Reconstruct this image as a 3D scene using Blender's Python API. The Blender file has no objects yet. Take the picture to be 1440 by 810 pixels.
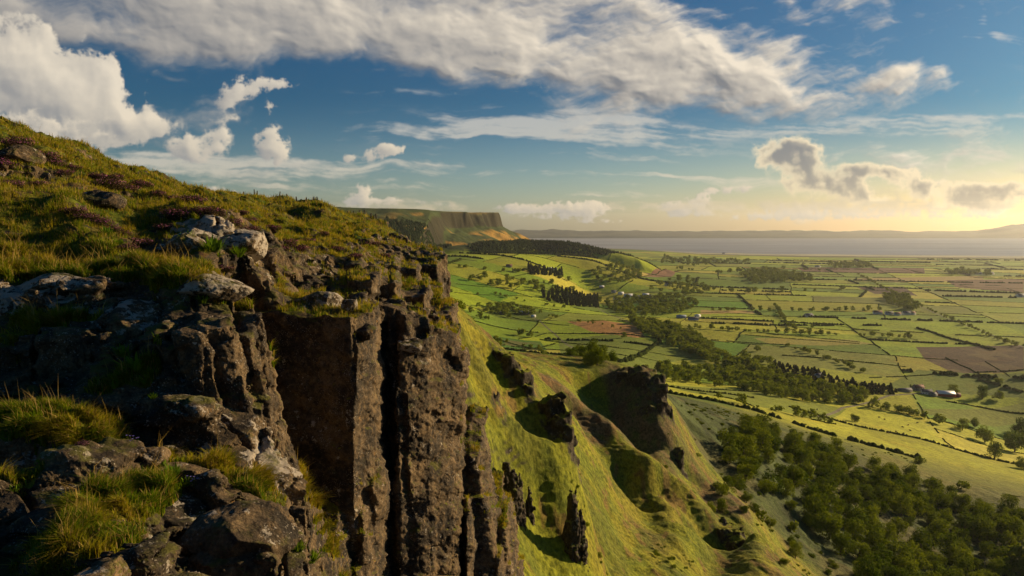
import bpy, math, random
import numpy as np
def cached(name, f): return f()
rng = np.random.default_rng(7)
random.seed(7)
C = bpy.context.scene.collection
# ------------------------------------------------------------------ camera model
TH = math.radians(5.06); FOC = 960.0
CAMZ = 0.0                       # heights are measured from the viewpoint; the plain lies 240 m below
PLAIN = -240.0
def ray(px, py):
    """pixel of the photograph -> (x/y, z/y) of the world ray"""
    u = (np.asarray(px, float)-720)/FOC; v = (405-np.asarray(py, float))/FOC
    d = math.cos(TH)+v*math.sin(TH)
    return u/d, (-math.sin(TH)+v*math.cos(TH))/d
def P(px, py, d):
    u, t = ray(px, py); return np.array([u*d, d, t*d])
# ------------------------------------------------------------------ noise
_perm = np.random.default_rng(3).permutation(4096).astype(np.int64)
def _h(ix, iy, iz):
    return _perm[(_perm[(_perm[ix & 4095]+iy) & 4095]+iz) & 4095]
_rv = np.random.default_rng(5).random(4096).astype(np.float32)
_rv2 = np.random.default_rng(6).random(4096).astype(np.float32)
_rv3 = np.random.default_rng(8).random(4096).astype(np.float32)
_p32 = _perm.astype(np.int32); _pv = _rv[_perm]
def vnoise(x, y, z):
    x, y, z = np.broadcast_arrays(np.asarray(x, np.float32), np.asarray(y, np.float32), np.asarray(z, np.float32))
    fx = np.floor(x); fy = np.floor(y); fz = np.floor(z)
    ix = fx.astype(np.int32); iy = fy.astype(np.int32); iz = fz.astype(np.int32)
    dx = x-fx; dy = y-fy; dz = z-fz
    sx = dx*dx*dx*(dx*(dx*6-15)+10); sy = dy*dy*dy*(dy*(dy*6-15)+10); sz = dz*dz*dz*(dz*(dz*6-15)+10)
    r = []
    for a in (0, 1):
        pa = _p32[(ix+a) & 4095]+iy; q = []
        for b in (0, 1):
            pb = _p32[(pa+b) & 4095]+iz
            v0 = _pv[pb & 4095]; v1 = _pv[(pb+1) & 4095]; q.append(v0+(v1-v0)*sz)
        r.append(q[0]+(q[1]-q[0])*sy)
    return (r[0]+(r[1]-r[0])*sx)*2-1
def vnoise2(x, y, s=0):
    x = np.asarray(x, float); y = np.asarray(y, float)
    fx = np.floor(x); fy = np.floor(y)
    ix = fx.astype(np.int64); iy = fy.astype(np.int64)
    dx = (x-fx); dy = (y-fy)
    sx = dx*dx*dx*(dx*(dx*6-15)+10); sy = dy*dy*dy*(dy*(dy*6-15)+10)
    r = 0
    for a in (0, 1):
        wa = sx if a else 1-sx
        for b in (0, 1):
            r = r + wa*(sy if b else 1-sy)*_rv[_h(ix+a, iy+b, np.int64(s))]
    return r*2-1
def fbm(x, y, z, o=4, g=.5):
    r = 0; a = 1; n = 0
    for i in range(o):
        r = r+a*vnoise(x, y, z); n += a; a *= g
        x = x*2.03+17.1; y = y*2.03+3.7; z = z*2.03+9.2
    return r/n
def fbm2(x, y, o=4, g=.5, s=0):
    r = 0; a = 1; n = 0
    for i in range(o):
        r = r+a*vnoise2(x, y, s+i); n += a; a *= g
        x = x*2.03+17.1; y = y*2.03+3.7
    return r/n
def worley2(x, y, s=0):
    """F1, F2, id of nearest"""
    ix0 = np.floor(x).astype(np.int64); iy0 = np.floor(y).astype(np.int64)
    f1 = np.full(np.shape(x), 9., np.float32); f2 = f1.copy(); cid = np.zeros(np.shape(x), np.int64)
    for a in (-1, 0, 1):
        for b in (-1, 0, 1):
            ix = ix0+a; iy = iy0+b; h = _h(ix, iy, np.int64(s))
            d = np.sqrt((ix+.1+.8*_rv[h]-x)**2+(iy+.1+.8*_rv2[h]-y)**2).astype(np.float32)
            m = d < f1
            f2 = np.where(m, f1, np.minimum(f2, d)); cid = np.where(m, h, cid); f1 = np.where(m, d, f1)
    return f1, f2, cid
def sstep(a, b, x):
    t = np.clip((x-a)/(b-a), 0, 1); return t*t*(3-2*t)
# ------------------------------------------------------------------ thin plate spline
class TPS:
    def __init__(s, X, Y, Z, lam=1e-6):
        s.X = np.array(X, float); s.Y = np.array(Y, float); n = len(s.X)
        K = s.phi(np.hypot(s.X[:, None]-s.X, s.Y[:, None]-s.Y)) + lam*np.eye(n)
        Pm = np.c_[np.ones(n), s.X, s.Y]
        A = np.block([[K, Pm], [Pm.T, np.zeros((3, 3))]])
        s.w = np.linalg.solve(A, np.r_[np.array(Z, float), 0, 0, 0])
    @staticmethod
    def phi(r):
        return r*r*np.log(r+1e-9)
    def __call__(s, x, y):
        x = np.asarray(x, float); y = np.asarray(y, float)
        r = s.w[-3]+s.w[-2]*x+s.w[-1]*y
        for i in range(len(s.X)):
            r = r+s.w[i]*s.phi(np.hypot(x-s.X[i], y-s.Y[i]))
        return r
class Grid2:
    """bilinear table of a function over (a, b)"""
    def __init__(s, f, a0, a1, na, b0, b1, nb):
        s.a0, s.a1, s.na, s.b0, s.b1, s.nb = a0, a1, na, b0, b1, nb
        A, B = np.meshgrid(np.linspace(a0, a1, na), np.linspace(b0, b1, nb), indexing='ij')
        s.T = f(A, B)
    def __call__(s, a, b):
        i = np.clip((a-s.a0)/(s.a1-s.a0)*(s.na-1), 0, s.na-1.001); j = np.clip((b-s.b0)/(s.b1-s.b0)*(s.nb-1), 0, s.nb-1.001)
        i0 = i.astype(int); j0 = j.astype(int); di = i-i0; dj = j-j0; T = s.T
        return (T[i0, j0]*(1-di)+T[i0+1, j0]*di)*(1-dj)+(T[i0, j0+1]*(1-di)+T[i0+1, j0+1]*di)*dj
# ------------------------------------------------------------------ mesh helpers
def mesh_np(name, V, F, mat=None, smooth=True, attrs=None, face_mats=None, mats=None):
    """V (n,3), F (m,k) with k = 3 or 4"""
    me = bpy.data.meshes.new(name)
    V = np.ascontiguousarray(V, np.float32); F = np.ascontiguousarray(F, np.int32)
    k = F.shape[1]
    me.vertices.add(len(V)); me.vertices.foreach_set('co', V.ravel())
    me.loops.add(F.size); me.loops.foreach_set('vertex_index', F.ravel())
    me.polygons.add(len(F)); me.polygons.foreach_set('loop_start', np.arange(0, F.size, k, dtype=np.int32))
    me.polygons.foreach_set('loop_total', np.full(len(F), k, np.int32))
    if smooth: me.polygons.foreach_set('use_smooth', np.ones(len(F), bool))
    for m in (mats or ([mat] if mat else [])): me.materials.append(m)
    if face_mats is not None: me.polygons.foreach_set('material_index', np.ascontiguousarray(face_mats, np.int32))
    me.update(calc_edges=True)
    for n, a in (attrs or {}).items():
        a = np.ascontiguousarray(a, np.float32)
        if a.ndim == 1:
            at = me.attributes.new(n, 'FLOAT', 'POINT'); at.data.foreach_set('value', a)
        else:
            if a.shape[1] == 3: a = np.c_[a, np.ones(len(a))].astype(np.float32)
            at = me.attributes.new(n, 'FLOAT_COLOR', 'POINT'); at.data.foreach_set('color', a.ravel())
    return me
def link(name, me, parent=None, loc=None, rotz=None, scale=None):
    o = bpy.data.objects.new(name, me); C.objects.link(o)
    if parent: o.parent = parent
    if loc is not None: o.location = [float(c) for c in loc]
    if rotz is not None: o.rotation_euler = (0, 0, rotz)
    if scale is not None: o.scale = scale if hasattr(scale, '__len__') else (scale,)*3
    return o
def tag(o, label=None, cat=None, group=None, kind=None):
    if label: o['label'] = label
    if cat: o['category'] = cat
    if group: o['group'] = group
    if kind: o['kind'] = kind
    return o
def vnormals(V, F):
    if F.shape[1] == 4: n = np.cross(V[F[:, 2]]-V[F[:, 0]], V[F[:, 3]]-V[F[:, 1]])
    else: n = np.cross(V[F[:, 1]]-V[F[:, 0]], V[F[:, 2]]-V[F[:, 0]])
    N = np.zeros_like(V)
    for k in range(F.shape[1]):
        for c in range(3): N[:, c] += np.bincount(F[:, k], n[:, c], len(V))
    return N/(np.linalg.norm(N, axis=1)[:, None]+1e-12)
def subdivide(V, F):
    n = len(V); e = np.concatenate([F[:, [k, (k+1) % 4]] for k in range(4)]); e = np.sort(e, 1)
    key = e[:, 0].astype(np.int64)*n+e[:, 1]; uk, inv = np.unique(key, return_inverse=True)
    a = uk//n; b = uk % n; E = (V[a]+V[b])/2; M = len(F)
    Ei = inv.reshape(4, M)+n; ci = np.arange(M)+n+len(uk)
    Cc = V[F].mean(1); V2 = np.concatenate([V, E, Cc])
    F2 = np.concatenate([np.c_[F[:, k], Ei[k], ci, Ei[(k-1) % 4]] for k in range(4)])
    return V2, F2
def drop_unused(V, F):
    used = np.zeros(len(V), bool); used[F.ravel()] = True
    idx = np.cumsum(used)-1
    return V[used], idx[F]
# ------------------------------------------------------------------ sparse surface nets on a grid that widens with distance
def nets(func, u0, u1, y0, y1, t0, t1, du, amp, bs=8, cartesian=None, slack=.45):
    """func(x,y,z)->signed value (negative inside). Grid over (x/y, ln y, z/y): cells grow with distance.
    cartesian = None or cell size: then the ranges are plain x, y, z"""
    if cartesian:
        dd = (cartesian,)*3; lo = (u0, y0, t0); hi = (u1, y1, t1)
        pos = lambda a, b, c: (a, b, c); scale = lambda b: cartesian
    else:
        dd = (du, du, du); lo = (u0, math.log(y0), t0); hi = (u1, math.log(y1), t1)
        def pos(a, b, c):
            y = np.exp(b); return a*y, y, c*y
        scale = lambda b: du*np.exp(b)*1.25
    nb = [int(math.ceil((hi[i]-lo[i])/dd[i]/bs)) for i in range(3)]
    B = np.stack(np.meshgrid(*[np.arange(k) for k in nb], indexing='ij'), -1).reshape(-1, 3)
    cen = [lo[i]+(B[:, i]+.5)*bs*dd[i] for i in range(3)]
    keep = []
    for s in range(0, len(B), 400000):
        c = [q[s:s+400000] for q in cen]
        f = func(*pos(*c), coarse=True)
        keep.append(np.abs(f) < bs*.87*scale(c[1])*1.35+amp(np.exp(c[1]) if not cartesian else c[1]))
    B = B[np.concatenate(keep)]
    if slack:
        keep = []
        for s in range(0, len(B), 100000):
            c = [lo[i]+(B[s:s+100000, i]+.5)*bs*dd[i] for i in range(3)]
            f = func(*pos(*c)); keep.append(np.abs(f) < bs*.87*scale(c[1])*1.3+slack*scale(c[1])*bs)
        B = B[np.concatenate(keep)]
    n1 = bs+1; loc = np.stack(np.meshgrid(*[np.arange(n1)]*3, indexing='ij'), -1)
    NG = [k*bs+2 for k in nb]
    keys = []; verts = []; quads = []; 
    key = lambda I: (I[..., 0].astype(np.int64)*NG[1]+I[..., 1])*NG[2]+I[..., 2]
    CH = 500
    def work(s):
        b = B[s:s+CH]; G = b[:, None, None, None, :]*bs+loc[None]
        x, y, z = pos(*[lo[i]+G[..., i]*dd[i] for i in range(3)])
        f = func(x.ravel(), y.ravel(), z.ravel()).reshape(x.shape); ins = f < 0
        del x, y, z
        # cell vertices
        cnt = 0; acc = np.zeros(f[:, :-1, :-1, :-1].shape+(3,), np.float32); tot = np.zeros(acc.shape[:-1], np.float32)
        sl = lambda o: slice(o, bs+o)
        for ax in range(3):
            oth = [k for k in range(3) if k != ax]
            for p in (0, 1):
                for q in (0, 1):
                    o0 = [0, 0, 0]; o0[oth[0]] = p; o0[oth[1]] = q; o1 = list(o0); o1[ax] = 1
                    f0 = f[:, sl(o0[0]), sl(o0[1]), sl(o0[2])]; f1 = f[:, sl(o1[0]), sl(o1[1]), sl(o1[2])]
                    cr = (f0 < 0) != (f1 < 0); tt = np.where(cr, f0/(f0-f1+1e-20), 0)
                    acc[..., ax] += np.where(cr, tt, 0)
                    acc[..., oth[0]] += np.where(cr, p, 0); acc[..., oth[1]] += np.where(cr, q, 0)
                    tot += cr
        m = tot > 0; cells = np.argwhere(m)
        if len(cells) == 0: return None
        base = G[cells[:, 0], cells[:, 1], cells[:, 2], cells[:, 3]]
        pv = base+acc[m]/tot[m][:, None]
        qq = []
        for ax in range(3):
            i0 = [slice(None)]*4; i1 = [slice(None)]*4
            for k in range(3): i0[k+1] = slice(0, bs); i1[k+1] = slice(0, bs)
            i1[ax+1] = slice(1, bs+1)
            a = ins[tuple(i0)]; c = ins[tuple(i1)]; e = np.argwhere(a != c)
            if len(e) == 0: continue
            g = G[e[:, 0], e[:, 1], e[:, 2], e[:, 3]]; flip = a[tuple(e.T)]
            p, q = (ax+1) % 3, (ax+2) % 3
            def sh(dp, dq):
                h = g.copy(); h[:, p] -= dp; h[:, q] -= dq; return key(h)
            ok = (g[:, p] > 0) & (g[:, q] > 0)
            Q = np.stack([sh(0, 0), sh(1, 0), sh(1, 1), sh(0, 1)], 1)
            Q = np.where(flip[:, None], Q, Q[:, ::-1]); qq.append(Q[ok])
        return key(base), pv, (np.concatenate(qq) if qq else np.zeros((0, 4), np.int64))
    from concurrent.futures import ThreadPoolExecutor
    with ThreadPoolExecutor(4) as ex: res = [r for r in ex.map(work, range(0, len(B), CH)) if r is not None]
    keys = [r[0] for r in res]; verts = [r[1] for r in res]; quads = [r[2] for r in res]
    keys = np.concatenate(keys); verts = np.concatenate(verts); quads = np.concatenate(quads)
    o = np.argsort(keys); keys = keys[o]; verts = verts[o]
    idx = np.searchsorted(keys, quads); idx = np.minimum(idx, len(keys)-1)
    ok = (keys[idx] == quads).all(1); Fq = idx[ok]
    x, y, z = pos(*[lo[i]+verts[:, i]*dd[i] for i in range(3)])
    V, Fq = drop_unused(np.stack([x, y, z], 1), Fq)
    return V, Fq
def sd_poly(x, y, poly):
    poly = np.asarray(poly, float); n = len(poly)
    d = np.full(np.shape(x), 1e18); inside = np.zeros(np.shape(x), bool)
    for i in range(n):
        a = poly[i]; b = poly[(i+1) % n]; e = b-a
        wx = x-a[0]; wy = y-a[1]; t = np.clip((wx*e[0]+wy*e[1])/(e@e), 0, 1)
        d = np.minimum(d, (wx-e[0]*t)**2+(wy-e[1]*t)**2)
        if a[1] != b[1]:
            c = ((a[1] > y) != (b[1] > y)) & (x < (b[0]-a[0])*(y-a[1])/(b[1]-a[1])+a[0]); inside ^= c
    d = np.sqrt(d); return np.where(inside, -d, d)
def smin(a, b, k):
    h = np.clip(.5+.5*(b-a)/k, 0, 1); return b*(1-h)+a*h-k*h*(1-h)
def smax(a, b, k): return -smin(-a, -b, k)
# ------------------------------------------------------------------ camera, sun, render settings
sc = bpy.context.scene
cam = bpy.data.cameras.new('camera'); cam.sensor_width = 36; cam.lens = 24.0
cam.clip_start = .1; cam.clip_end = 60000
co = bpy.data.objects.new('camera', cam); C.objects.link(co)
co.location = (0, 0, 0); co.rotation_euler = (math.radians(90)-TH, 0, 0); sc.camera = co
SUN_AZ = math.radians(61); SUN_EL = math.radians(15.5)
SD = np.array([math.sin(SUN_AZ)*math.cos(SUN_EL), math.cos(SUN_AZ)*math.cos(SUN_EL), math.sin(SUN_EL)])
sl = bpy.data.lights.new('sun', 'SUN'); sl.energy = 5.0; sl.angle = math.radians(.55); sl.color = (1, .75, .42)
so = bpy.data.objects.new('sun', sl); C.objects.link(so)
so.rotation_euler = (math.pi/2-SUN_EL, 0, math.pi-SUN_AZ)
vs = sc.view_settings; vs.view_transform = 'Standard'; vs.look = 'None'; vs.gamma = 1; vs.exposure = 0.55
vs.use_curve_mapping = False
sc.cycles.use_denoising = True
try: sc.cycles.denoiser = 'OPENIMAGEDENOISE'
except Exception: pass
sc.cycles.max_bounces = 6; sc.cycles.diffuse_bounces = 2; sc.cycles.glossy_bounces = 2; sc.cycles.transmission_bounces = 2
sc.cycles.transparent_max_bounces = 8; sc.cycles.volume_bounces = 0
sc.cycles.use_adaptive_sampling = True; sc.cycles.adaptive_threshold = .015
# ------------------------------------------------------------------ node helper
class NT:
    def __init__(s, tree): s.t = tree; s.n = tree.nodes; s.l = tree.links
    def put(s, sock, v):
        if isinstance(v, bpy.types.NodeSocket): s.l.new(v, sock)
        elif v is not None:
            try: sock.default_value = v
            except Exception: sock.default_value = (*v, 1) if len(v) == 3 else v
    def m(s, op, a, b=None, c=None, clamp=False):
        n = s.n.new('ShaderNodeMath'); n.operation = op; n.use_clamp = clamp
        s.put(n.inputs[0], a)
        if b is not None: s.put(n.inputs[1], b)
        if c is not None: s.put(n.inputs[2], c)
        return n.outputs[0]
    def ss(s, x, a, b, lo=0., hi=1.):
        n = s.n.new('ShaderNodeMapRange'); n.interpolation_type = 'SMOOTHSTEP'
        s.put(n.inputs[0], x); s.put(n.inputs[1], a); s.put(n.inputs[2], b); s.put(n.inputs[3], lo); s.put(n.inputs[4], hi)
        return n.outputs[0]
    def lin(s, x, a, b, lo=0., hi=1.):
        n = s.n.new('ShaderNodeMapRange'); s.put(n.inputs[0], x); s.put(n.inputs[1], a); s.put(n.inputs[2], b); s.put(n.inputs[3], lo); s.put(n.inputs[4], hi)
        return n.outputs[0]
    def xyz(s, x, y, z):
        n = s.n.new('ShaderNodeCombineXYZ'); s.put(n.inputs[0], x); s.put(n.inputs[1], y); s.put(n.inputs[2], z); return n.outputs[0]
    def sep(s, v):
        n = s.n.new('ShaderNodeSeparateXYZ'); s.put(n.inputs[0], v); return n.outputs
    def vm(s, op, a, b=None):
        n = s.n.new('ShaderNodeVectorMath'); n.operation = op; s.put(n.inputs[0], a)
        if b is not None:
            if op == 'SCALE': s.put(n.inputs[3], b)
            else: s.put(n.inputs[1], b)
        return n.outputs[0]
    def noise(s, v, scale=1., detail=4., rough=.5, dist=0., col=False):
        n = s.n.new('ShaderNodeTexNoise'); s.put(n.inputs['Vector'], v); s.put(n.inputs['Scale'], scale)
        s.put(n.inputs['Detail'], detail); s.put(n.inputs['Roughness'], rough); s.put(n.inputs['Distortion'], dist)
        return n.outputs['Color' if col else 'Fac']
    def vor(s, v, scale=1., feature='F1', rand=1., out=0):
        n = s.n.new('ShaderNodeTexVoronoi'); n.feature = feature; s.put(n.inputs['Vector'], v); s.put(n.inputs['Scale'], scale)
        s.put(n.inputs['Randomness'], rand); return n.outputs[out]
    def mix(s, f, a, b, mode='MIX'):
        n = s.n.new('ShaderNodeMix'); n.data_type = 'RGBA'; n.blend_type = mode
        s.put(n.inputs[0], f); s.put(n.inputs[6], a); s.put(n.inputs[7], b); return n.outputs[2]
    def attr(s, name, out='Fac'):
        n = s.n.new('ShaderNodeAttribute'); n.attribute_name = name; return n.outputs[out]
    def geo(s, out): return s.n.new('ShaderNodeNewGeometry').outputs[out]
    def obj(s): return s.n.new('ShaderNodeTexCoord').outputs['Object']
def material(name, rough=.9, spec=.2):
    m = bpy.data.materials.new(name); m.use_nodes = True; nt = NT(m.node_tree)
    b = nt.n['Principled BSDF']; b.inputs['Roughness'].default_value = rough; b.inputs['Specular IOR Level'].default_value = spec
    m['b'] = 1; return m, nt, b
def bump(nt, b, h, strength, dist):
    n = nt.n.new('ShaderNodeBump'); n.inputs['Strength'].default_value = strength; n.inputs['Distance'].default_value = dist
    nt.put(n.inputs['Height'], h); nt.l.new(n.outputs[0], b.inputs['Normal'])
# ------------------------------------------------------------------ world: physical sky with clouds laid out by direction
LIT = [(40,110,95,62,0,1.15),(110,150,78,52,0,1.1),(0,75,60,50,0,.9),(160,175,45,30,0,.7),(60,185,120,30,0,.8),(205,180,44,16,0,.6),(235,172,30,12,0,.4),
       (262,212,24,20,0,.8),(282,205,24,22,0,.7),(308,195,17,24,0,1.0),(380,205,23,26,0,1.2),(335,130,26,20,0.2,.9),(312,146,24,9,.4,.6),(365,118,20,12,0,.7),(400,120,26,8,0,.6),(385,152,13,10,0,.55),(330,165,12,6,0,.4),
       (540,216,26,11,0.15,1.1),(551,210,12,9,0,.5),(493,221,8,8,0,.65),(512,272,13,17,0,1.0),(498,284,22,10,0,.7),(530,284,26,7,0,.7),(548,284,20,7,0,.6),(302,268,20,8,0,.8),(330,275,20,6,0,.7),
       (590,286,10,5,0,.65),(612,287,10,5,0,.6),(635,288,10,4,0,.5),(372,276,14,5,0,.5),
       (735,293,26,8,0,.9),(712,294,20,6,0,.7),(780,293,24,8,0,.9),(815,298,32,10,0,1.0),(838,292,18,11,0,.9),(800,292,20,8,0,.7),
       (985,285,24,13,0,1.1),(945,292,24,9,0,.9),(962,300,34,7,0,.7),(1010,268,22,6,0,.75),(1045,265,20,6,0,.8),
       (1110,298,40,11,0,.95),(1160,300,40,10,0,.9),(1215,298,44,10,0,.8),(1290,300,60,9,0,.7),(1380,300,60,9,0,.7),
       (850,312,60,4,0,.5),(1050,305,40,6,0,.6),(760,306,40,4,0,.4)]
BACK = [(1105,218,36,24,0,1.3),(1135,206,24,14,0,.9),(1130,240,34,26,0,1.1),(1075,222,20,10,0,.8),(1128,262,30,15,0,1.0),(1180,262,36,18,0,.85),(1208,272,30,16,0,.95),(1196,238,18,8,0,.8),(1215,240,14,8,0,.8),
        (1238,246,40,9,0,.95),(1270,242,32,8,0,.8),(1288,264,28,13,0,1.05),(1320,268,24,12,0,.8),(1350,278,40,13,0,.8),(1385,276,34,12,0,.9),(1425,270,30,14,0,.9),(1225,285,30,8,0,.6),(1310,290,24,7,0,.6),(1400,292,30,7,0,.6),(1370,264,30,8,0,.6),(1420,262,24,8,0,.7),
        (1065,200,18,10,0,.3)]
TOP = [(150,10,260,50,0,.7),(420,22,260,40,0,.6),(640,40,200,40,0,.5),(900,85,180,44,-.35,.6),(60,5,190,48,0,1.2),(250,30,170,46,-.1,1.1),(330,10,200,30,0,.8),(470,25,170,46,-.08,1.1),(600,35,150,50,-.1,1.15),(740,45,150,58,-.18,1.3),(880,75,150,62,-.35,1.3),(1000,105,110,42,-.4,1.15),(1090,130,80,22,-.25,.8),
       (1110,70,60,26,-.2,.6),(1265,108,64,20,.06,1.1),(1320,105,22,14,0,.7),(1215,118,34,12,0,.5),(590,80,40,9,-.4,.7),(620,92,30,8,-.5,.5),(778,88,16,6,0,.75),(715,102,18,5,0,.6),(680,94,40,3,-.25,.5),(940,10,120,22,-.1,.6),(1060,50,80,20,-.5,.4)]
CIR = [(700,175,150,14,0,.9),(830,190,120,20,-.12,1.2),(760,200,170,10,-.05,.9),(850,158,60,7,0,.7),(890,178,50,20,-.2,.8),(620,188,100,9,0,.5),(800,244,170,4,0,1.0),(880,247,90,3,0,.9),(640,232,210,10,0,.75),(380,238,260,14,0,.85),(250,225,120,10,0,.7),
       (450,245,200,10,0,.65),(940,246,40,2.5,0,.6),(950,135,50,7,-.25,.6),(900,145,50,6,-.2,.45),(1180,183,34,4,0,1.1),(1230,176,130,12,0,.75),(1300,172,40,7,0,.8),(1345,186,50,6,0,1.3),(1370,170,34,6,-.1,1.1),(1330,166,26,4,-.1,1.),
       (1400,226,60,15,0,.9),(1410,215,44,8,0,.7),(1340,220,120,14,0,.45),(1388,18,9,34,.1,1.1),(1412,52,32,6,-.5,1.2),(1360,25,10,30,.3,.6),(1420,20,20,50,.4,.4),(1190,8,7,11,0,1.0),(1430,165,50,7,0,.6),
       (1060,255,220,12,0,.45),(560,130,60,4,0,.35),(1165,22,8,12,0,.45),(1010,185,120,10,0,.4),(860,275,240,6,0,.55),(540,262,220,6,0,.55)]
def cloud_layer():
    """colour and cover of the clouds over directions (x/y, z/y), computed once"""
    U0, U1, T0, T1 = -1.0, 1.0, -.03, .47; W, H = 2000, 560
    U, T = np.meshgrid(np.linspace(U0, U1, W), np.linspace(T0, T1, H))
    U = U.astype(np.float32); T = T.astype(np.float32); Z = np.zeros_like(U)
    du = (U1-U0)/W; dt = (T1-T0)/H
    def mask(L, x, y):
        r = 0
        for px, py, rx, ry, rot, w in L:
            u, t = ray(px, py); a = x-u; b = y-t; c, s = math.cos(rot), math.sin(rot)
            p = (a*c+b*s)*FOC/rx; q = (b*c-a*s)*FOC/ry; r = r+w*np.exp(-(p*p+q*q))
        return r
    def billow(x, y, z, o=6, g=.52):
        r = 0; a = 1.; n = 0
        for i in range(o):
            r = r+a*(1-2.2*np.abs(vnoise(x, y, z))); n += a; a *= g
            x = x*2.07+7.1; y = y*2.07+3.3; z = z+1.7
        return r/n
    def box(a, k):
        for ax in (0, 1):
            c = np.cumsum(np.pad(a, [(k+1, k) if i == ax else (0, 0) for i in (0, 1)], mode='edge'), axis=ax)
            a = (c[2*k+1:] - c[:-2*k-1] if ax == 0 else c[:, 2*k+1:]-c[:, :-2*k-1])/(2*k+1)
        return a
    def blur(a, k): return box(box(a, k), k)
    wx = fbm(U*12, T*12, Z+2, 5, .55)*.020; wy = fbm(U*12, T*12, Z+5, 5, .55)*.016
    rgb = np.zeros((H, W, 3), np.float32); A = np.zeros((H, W), np.float32)
    def over(a, c):
        nonlocal rgb, A
        c = np.broadcast_to(c, rgb.shape); na = a+A*(1-a)
        rgb = (c*a[..., None]+rgb*(A*(1-a))[..., None])/np.maximum(na, 1e-4)[..., None]; A = na
    mixc = lambda f, a, b: np.array(a)*(1-f[..., None])+np.array(b)*f[..., None]
    low = np.clip((T-.005)/.2, 0, 1)
    def shade(D, ks, gain):
        r = 0
        for k, w in ks:
            S = blur(D, k); r = r-w*(np.gradient(S, axis=1)/du*.85+np.gradient(S, axis=0)/dt*.5)
        return r*gain
    # cirrus: long fine streaks
    M = mask(CIR, U+wx*1.2, T+wy*.5)
    n = fbm((U+wx*2)*6, (T+wy*.8+.04*U)*75, Z+9, 6, .62); n2 = fbm((U+T*1.2)*40, (T-.3*U)*90, Z+4, 4, .6)
    D = M+n*2.0+n2*.7
    over(sstep(.25, 1.9, D+n*.5)*np.clip(M*1.4, 0, .62), mixc(low, (1.0, .82, .58), (.74, .74, .70)))
    # broken sheet across the top
    xs, ys = U+wx*1.5, T+wy*1.5
    M = mask(TOP, xs, ys); sx, sy = xs*.80+ys*.25, ys*1.3
    thin = np.clip(.25+np.interp(U, [-.7, -.1, .35, .7], [0, .25, .9, 1.]), 0, 1)
    n = fbm(sx*7, sy*10, Z+31, 8, .60); nb = billow(sx*26, sy*30, Z+12, 5, .6); ns = fbm((U+wx)*14+T*10, (T+wy-U*.30)*75, Z+3, 6, .62)
    D = np.clip(M, 0, 1.25)*1.08+n*1.55+nb*.16+ns*.62*thin
    a = sstep(.22, 1.45, D)
    Sd = shade(D, ((1, .35), (3, .45), (7, .8), (16, 1.3)), .0068)
    L = np.clip(.60+Sd-(blur(D, 34)-1.0)*.16+n*.12, 0, 1.1)
    L = L*np.interp(U+T*.3, [-.75, -.35, .05, .5], [.32, .66, .96, 1.02])
    over(a*.97, mixc(np.clip(L, 0, 1.1), (.25, .26, .28), (1.0, .88, .71)))
    # cumulus lit from the side
    def cumulus(L_, z0, back, sc_):
        kw = .15 if sc_ > 60 else .35 if sc_ > 40 else .8
        x, y = U+wx*kw, T+wy*kw
        M = mask(L_, x, y)*(.80 if back else 1.); Ms = mask(L_, U, T)
        n = billow(x*sc_, y*sc_*1.15, Z+z0, 7, .60); n2 = fbm(x*sc_*2.3, y*sc_*2.3, Z+z0+8, 5, .62)
        D = M+(n*.80+n2*.50-.05)*np.clip(M*1.3+.15, 0, .85)
        soft = sstep(-.1, .6, fbm(U*7, T*7, Z+z0+3, 2))
        a = sstep(.38-.12*soft, .76+.40*soft, D)
        if not back:
            L = .50+shade(D, ((2, .16), (4, .30), (9, .9), (16, 1.3)), .0052)+n*.10+n2*.10
            L = np.clip(L, 0, 1); c = mixc(L, (.30, .31, .33), (1.0, .88, .70))
            w = (1-low)[..., None]*.75; c = c*(1-w)+mixc(L, (.46, .47, .45), (.98, .80, .55))*w
        else:
            thick = sstep(.74, 1.55, blur(D, 1)*.5+blur(D, 7)*.5+n*.18+n2*.2)
            L = np.clip(1-thick+shade(D, ((2, .3), (8, .7)), .0035), 0, 1); c = mixc(L, (.27, .275, .285), (1.10, .92, .62))
            w = sstep(.12, .0, T)[..., None]*.6; c = c*(1-w)+mixc(L, (.66, .56, .38), (1.10, .86, .5))*w
        over(a*(.95 if not back else .93), c)
    cumulus(BACK, 3, True, 34.); cumulus([e for e in LIT if e[1] < 185 and e[0] < 240], 17, False, 22.); cumulus([e for e in LIT if e[1] < 262 and not (e[1] < 185 and e[0] < 240)], 25, False, 42.); cumulus([e[:5]+(e[5]*.80,) for e in LIT if e[1] >= 262], 29, False, 80.)
    # far banks low over the horizon
    n = billow(U*40, T*95, Z+77, 6, .6)+fbm(U*6, T*9, Z+70, 3)*.9; bank = np.exp(-((T-.030)/.012)**2)*.75+np.exp(-((T-.052)/.012)**2)*.35*sstep(.3, .6, U)
    a = sstep(.55, 1.15, bank+n*.55)*.75*sstep(-.35, -.05, U); L = np.clip(.5+shade(n, ((3, 1.),), .0022), 0, 1)
    over(a, mixc(L, (.52, .47, .38), (.98, .80, .50)))
    return np.ascontiguousarray(np.dstack([rgb, A*sstep(U0, U0+.08, U)*sstep(U1, U1-.08, U)*sstep(T1, T1-.03, T)]), np.float32), (U0, U1, T0, T1)
def cloud_image():
    arr, ext = cached('clouds', cloud_layer); H, W = arr.shape[:2]
    img = bpy.data.images.new('cloud_cover', W, H, alpha=True, float_buffer=True)
    img.colorspace_settings.name = 'Linear Rec.709'; img.alpha_mode = 'CHANNEL_PACKED'
    img.pixels.foreach_set(arr.ravel()); img.update(); img.pack()
    return img, ext
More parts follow.
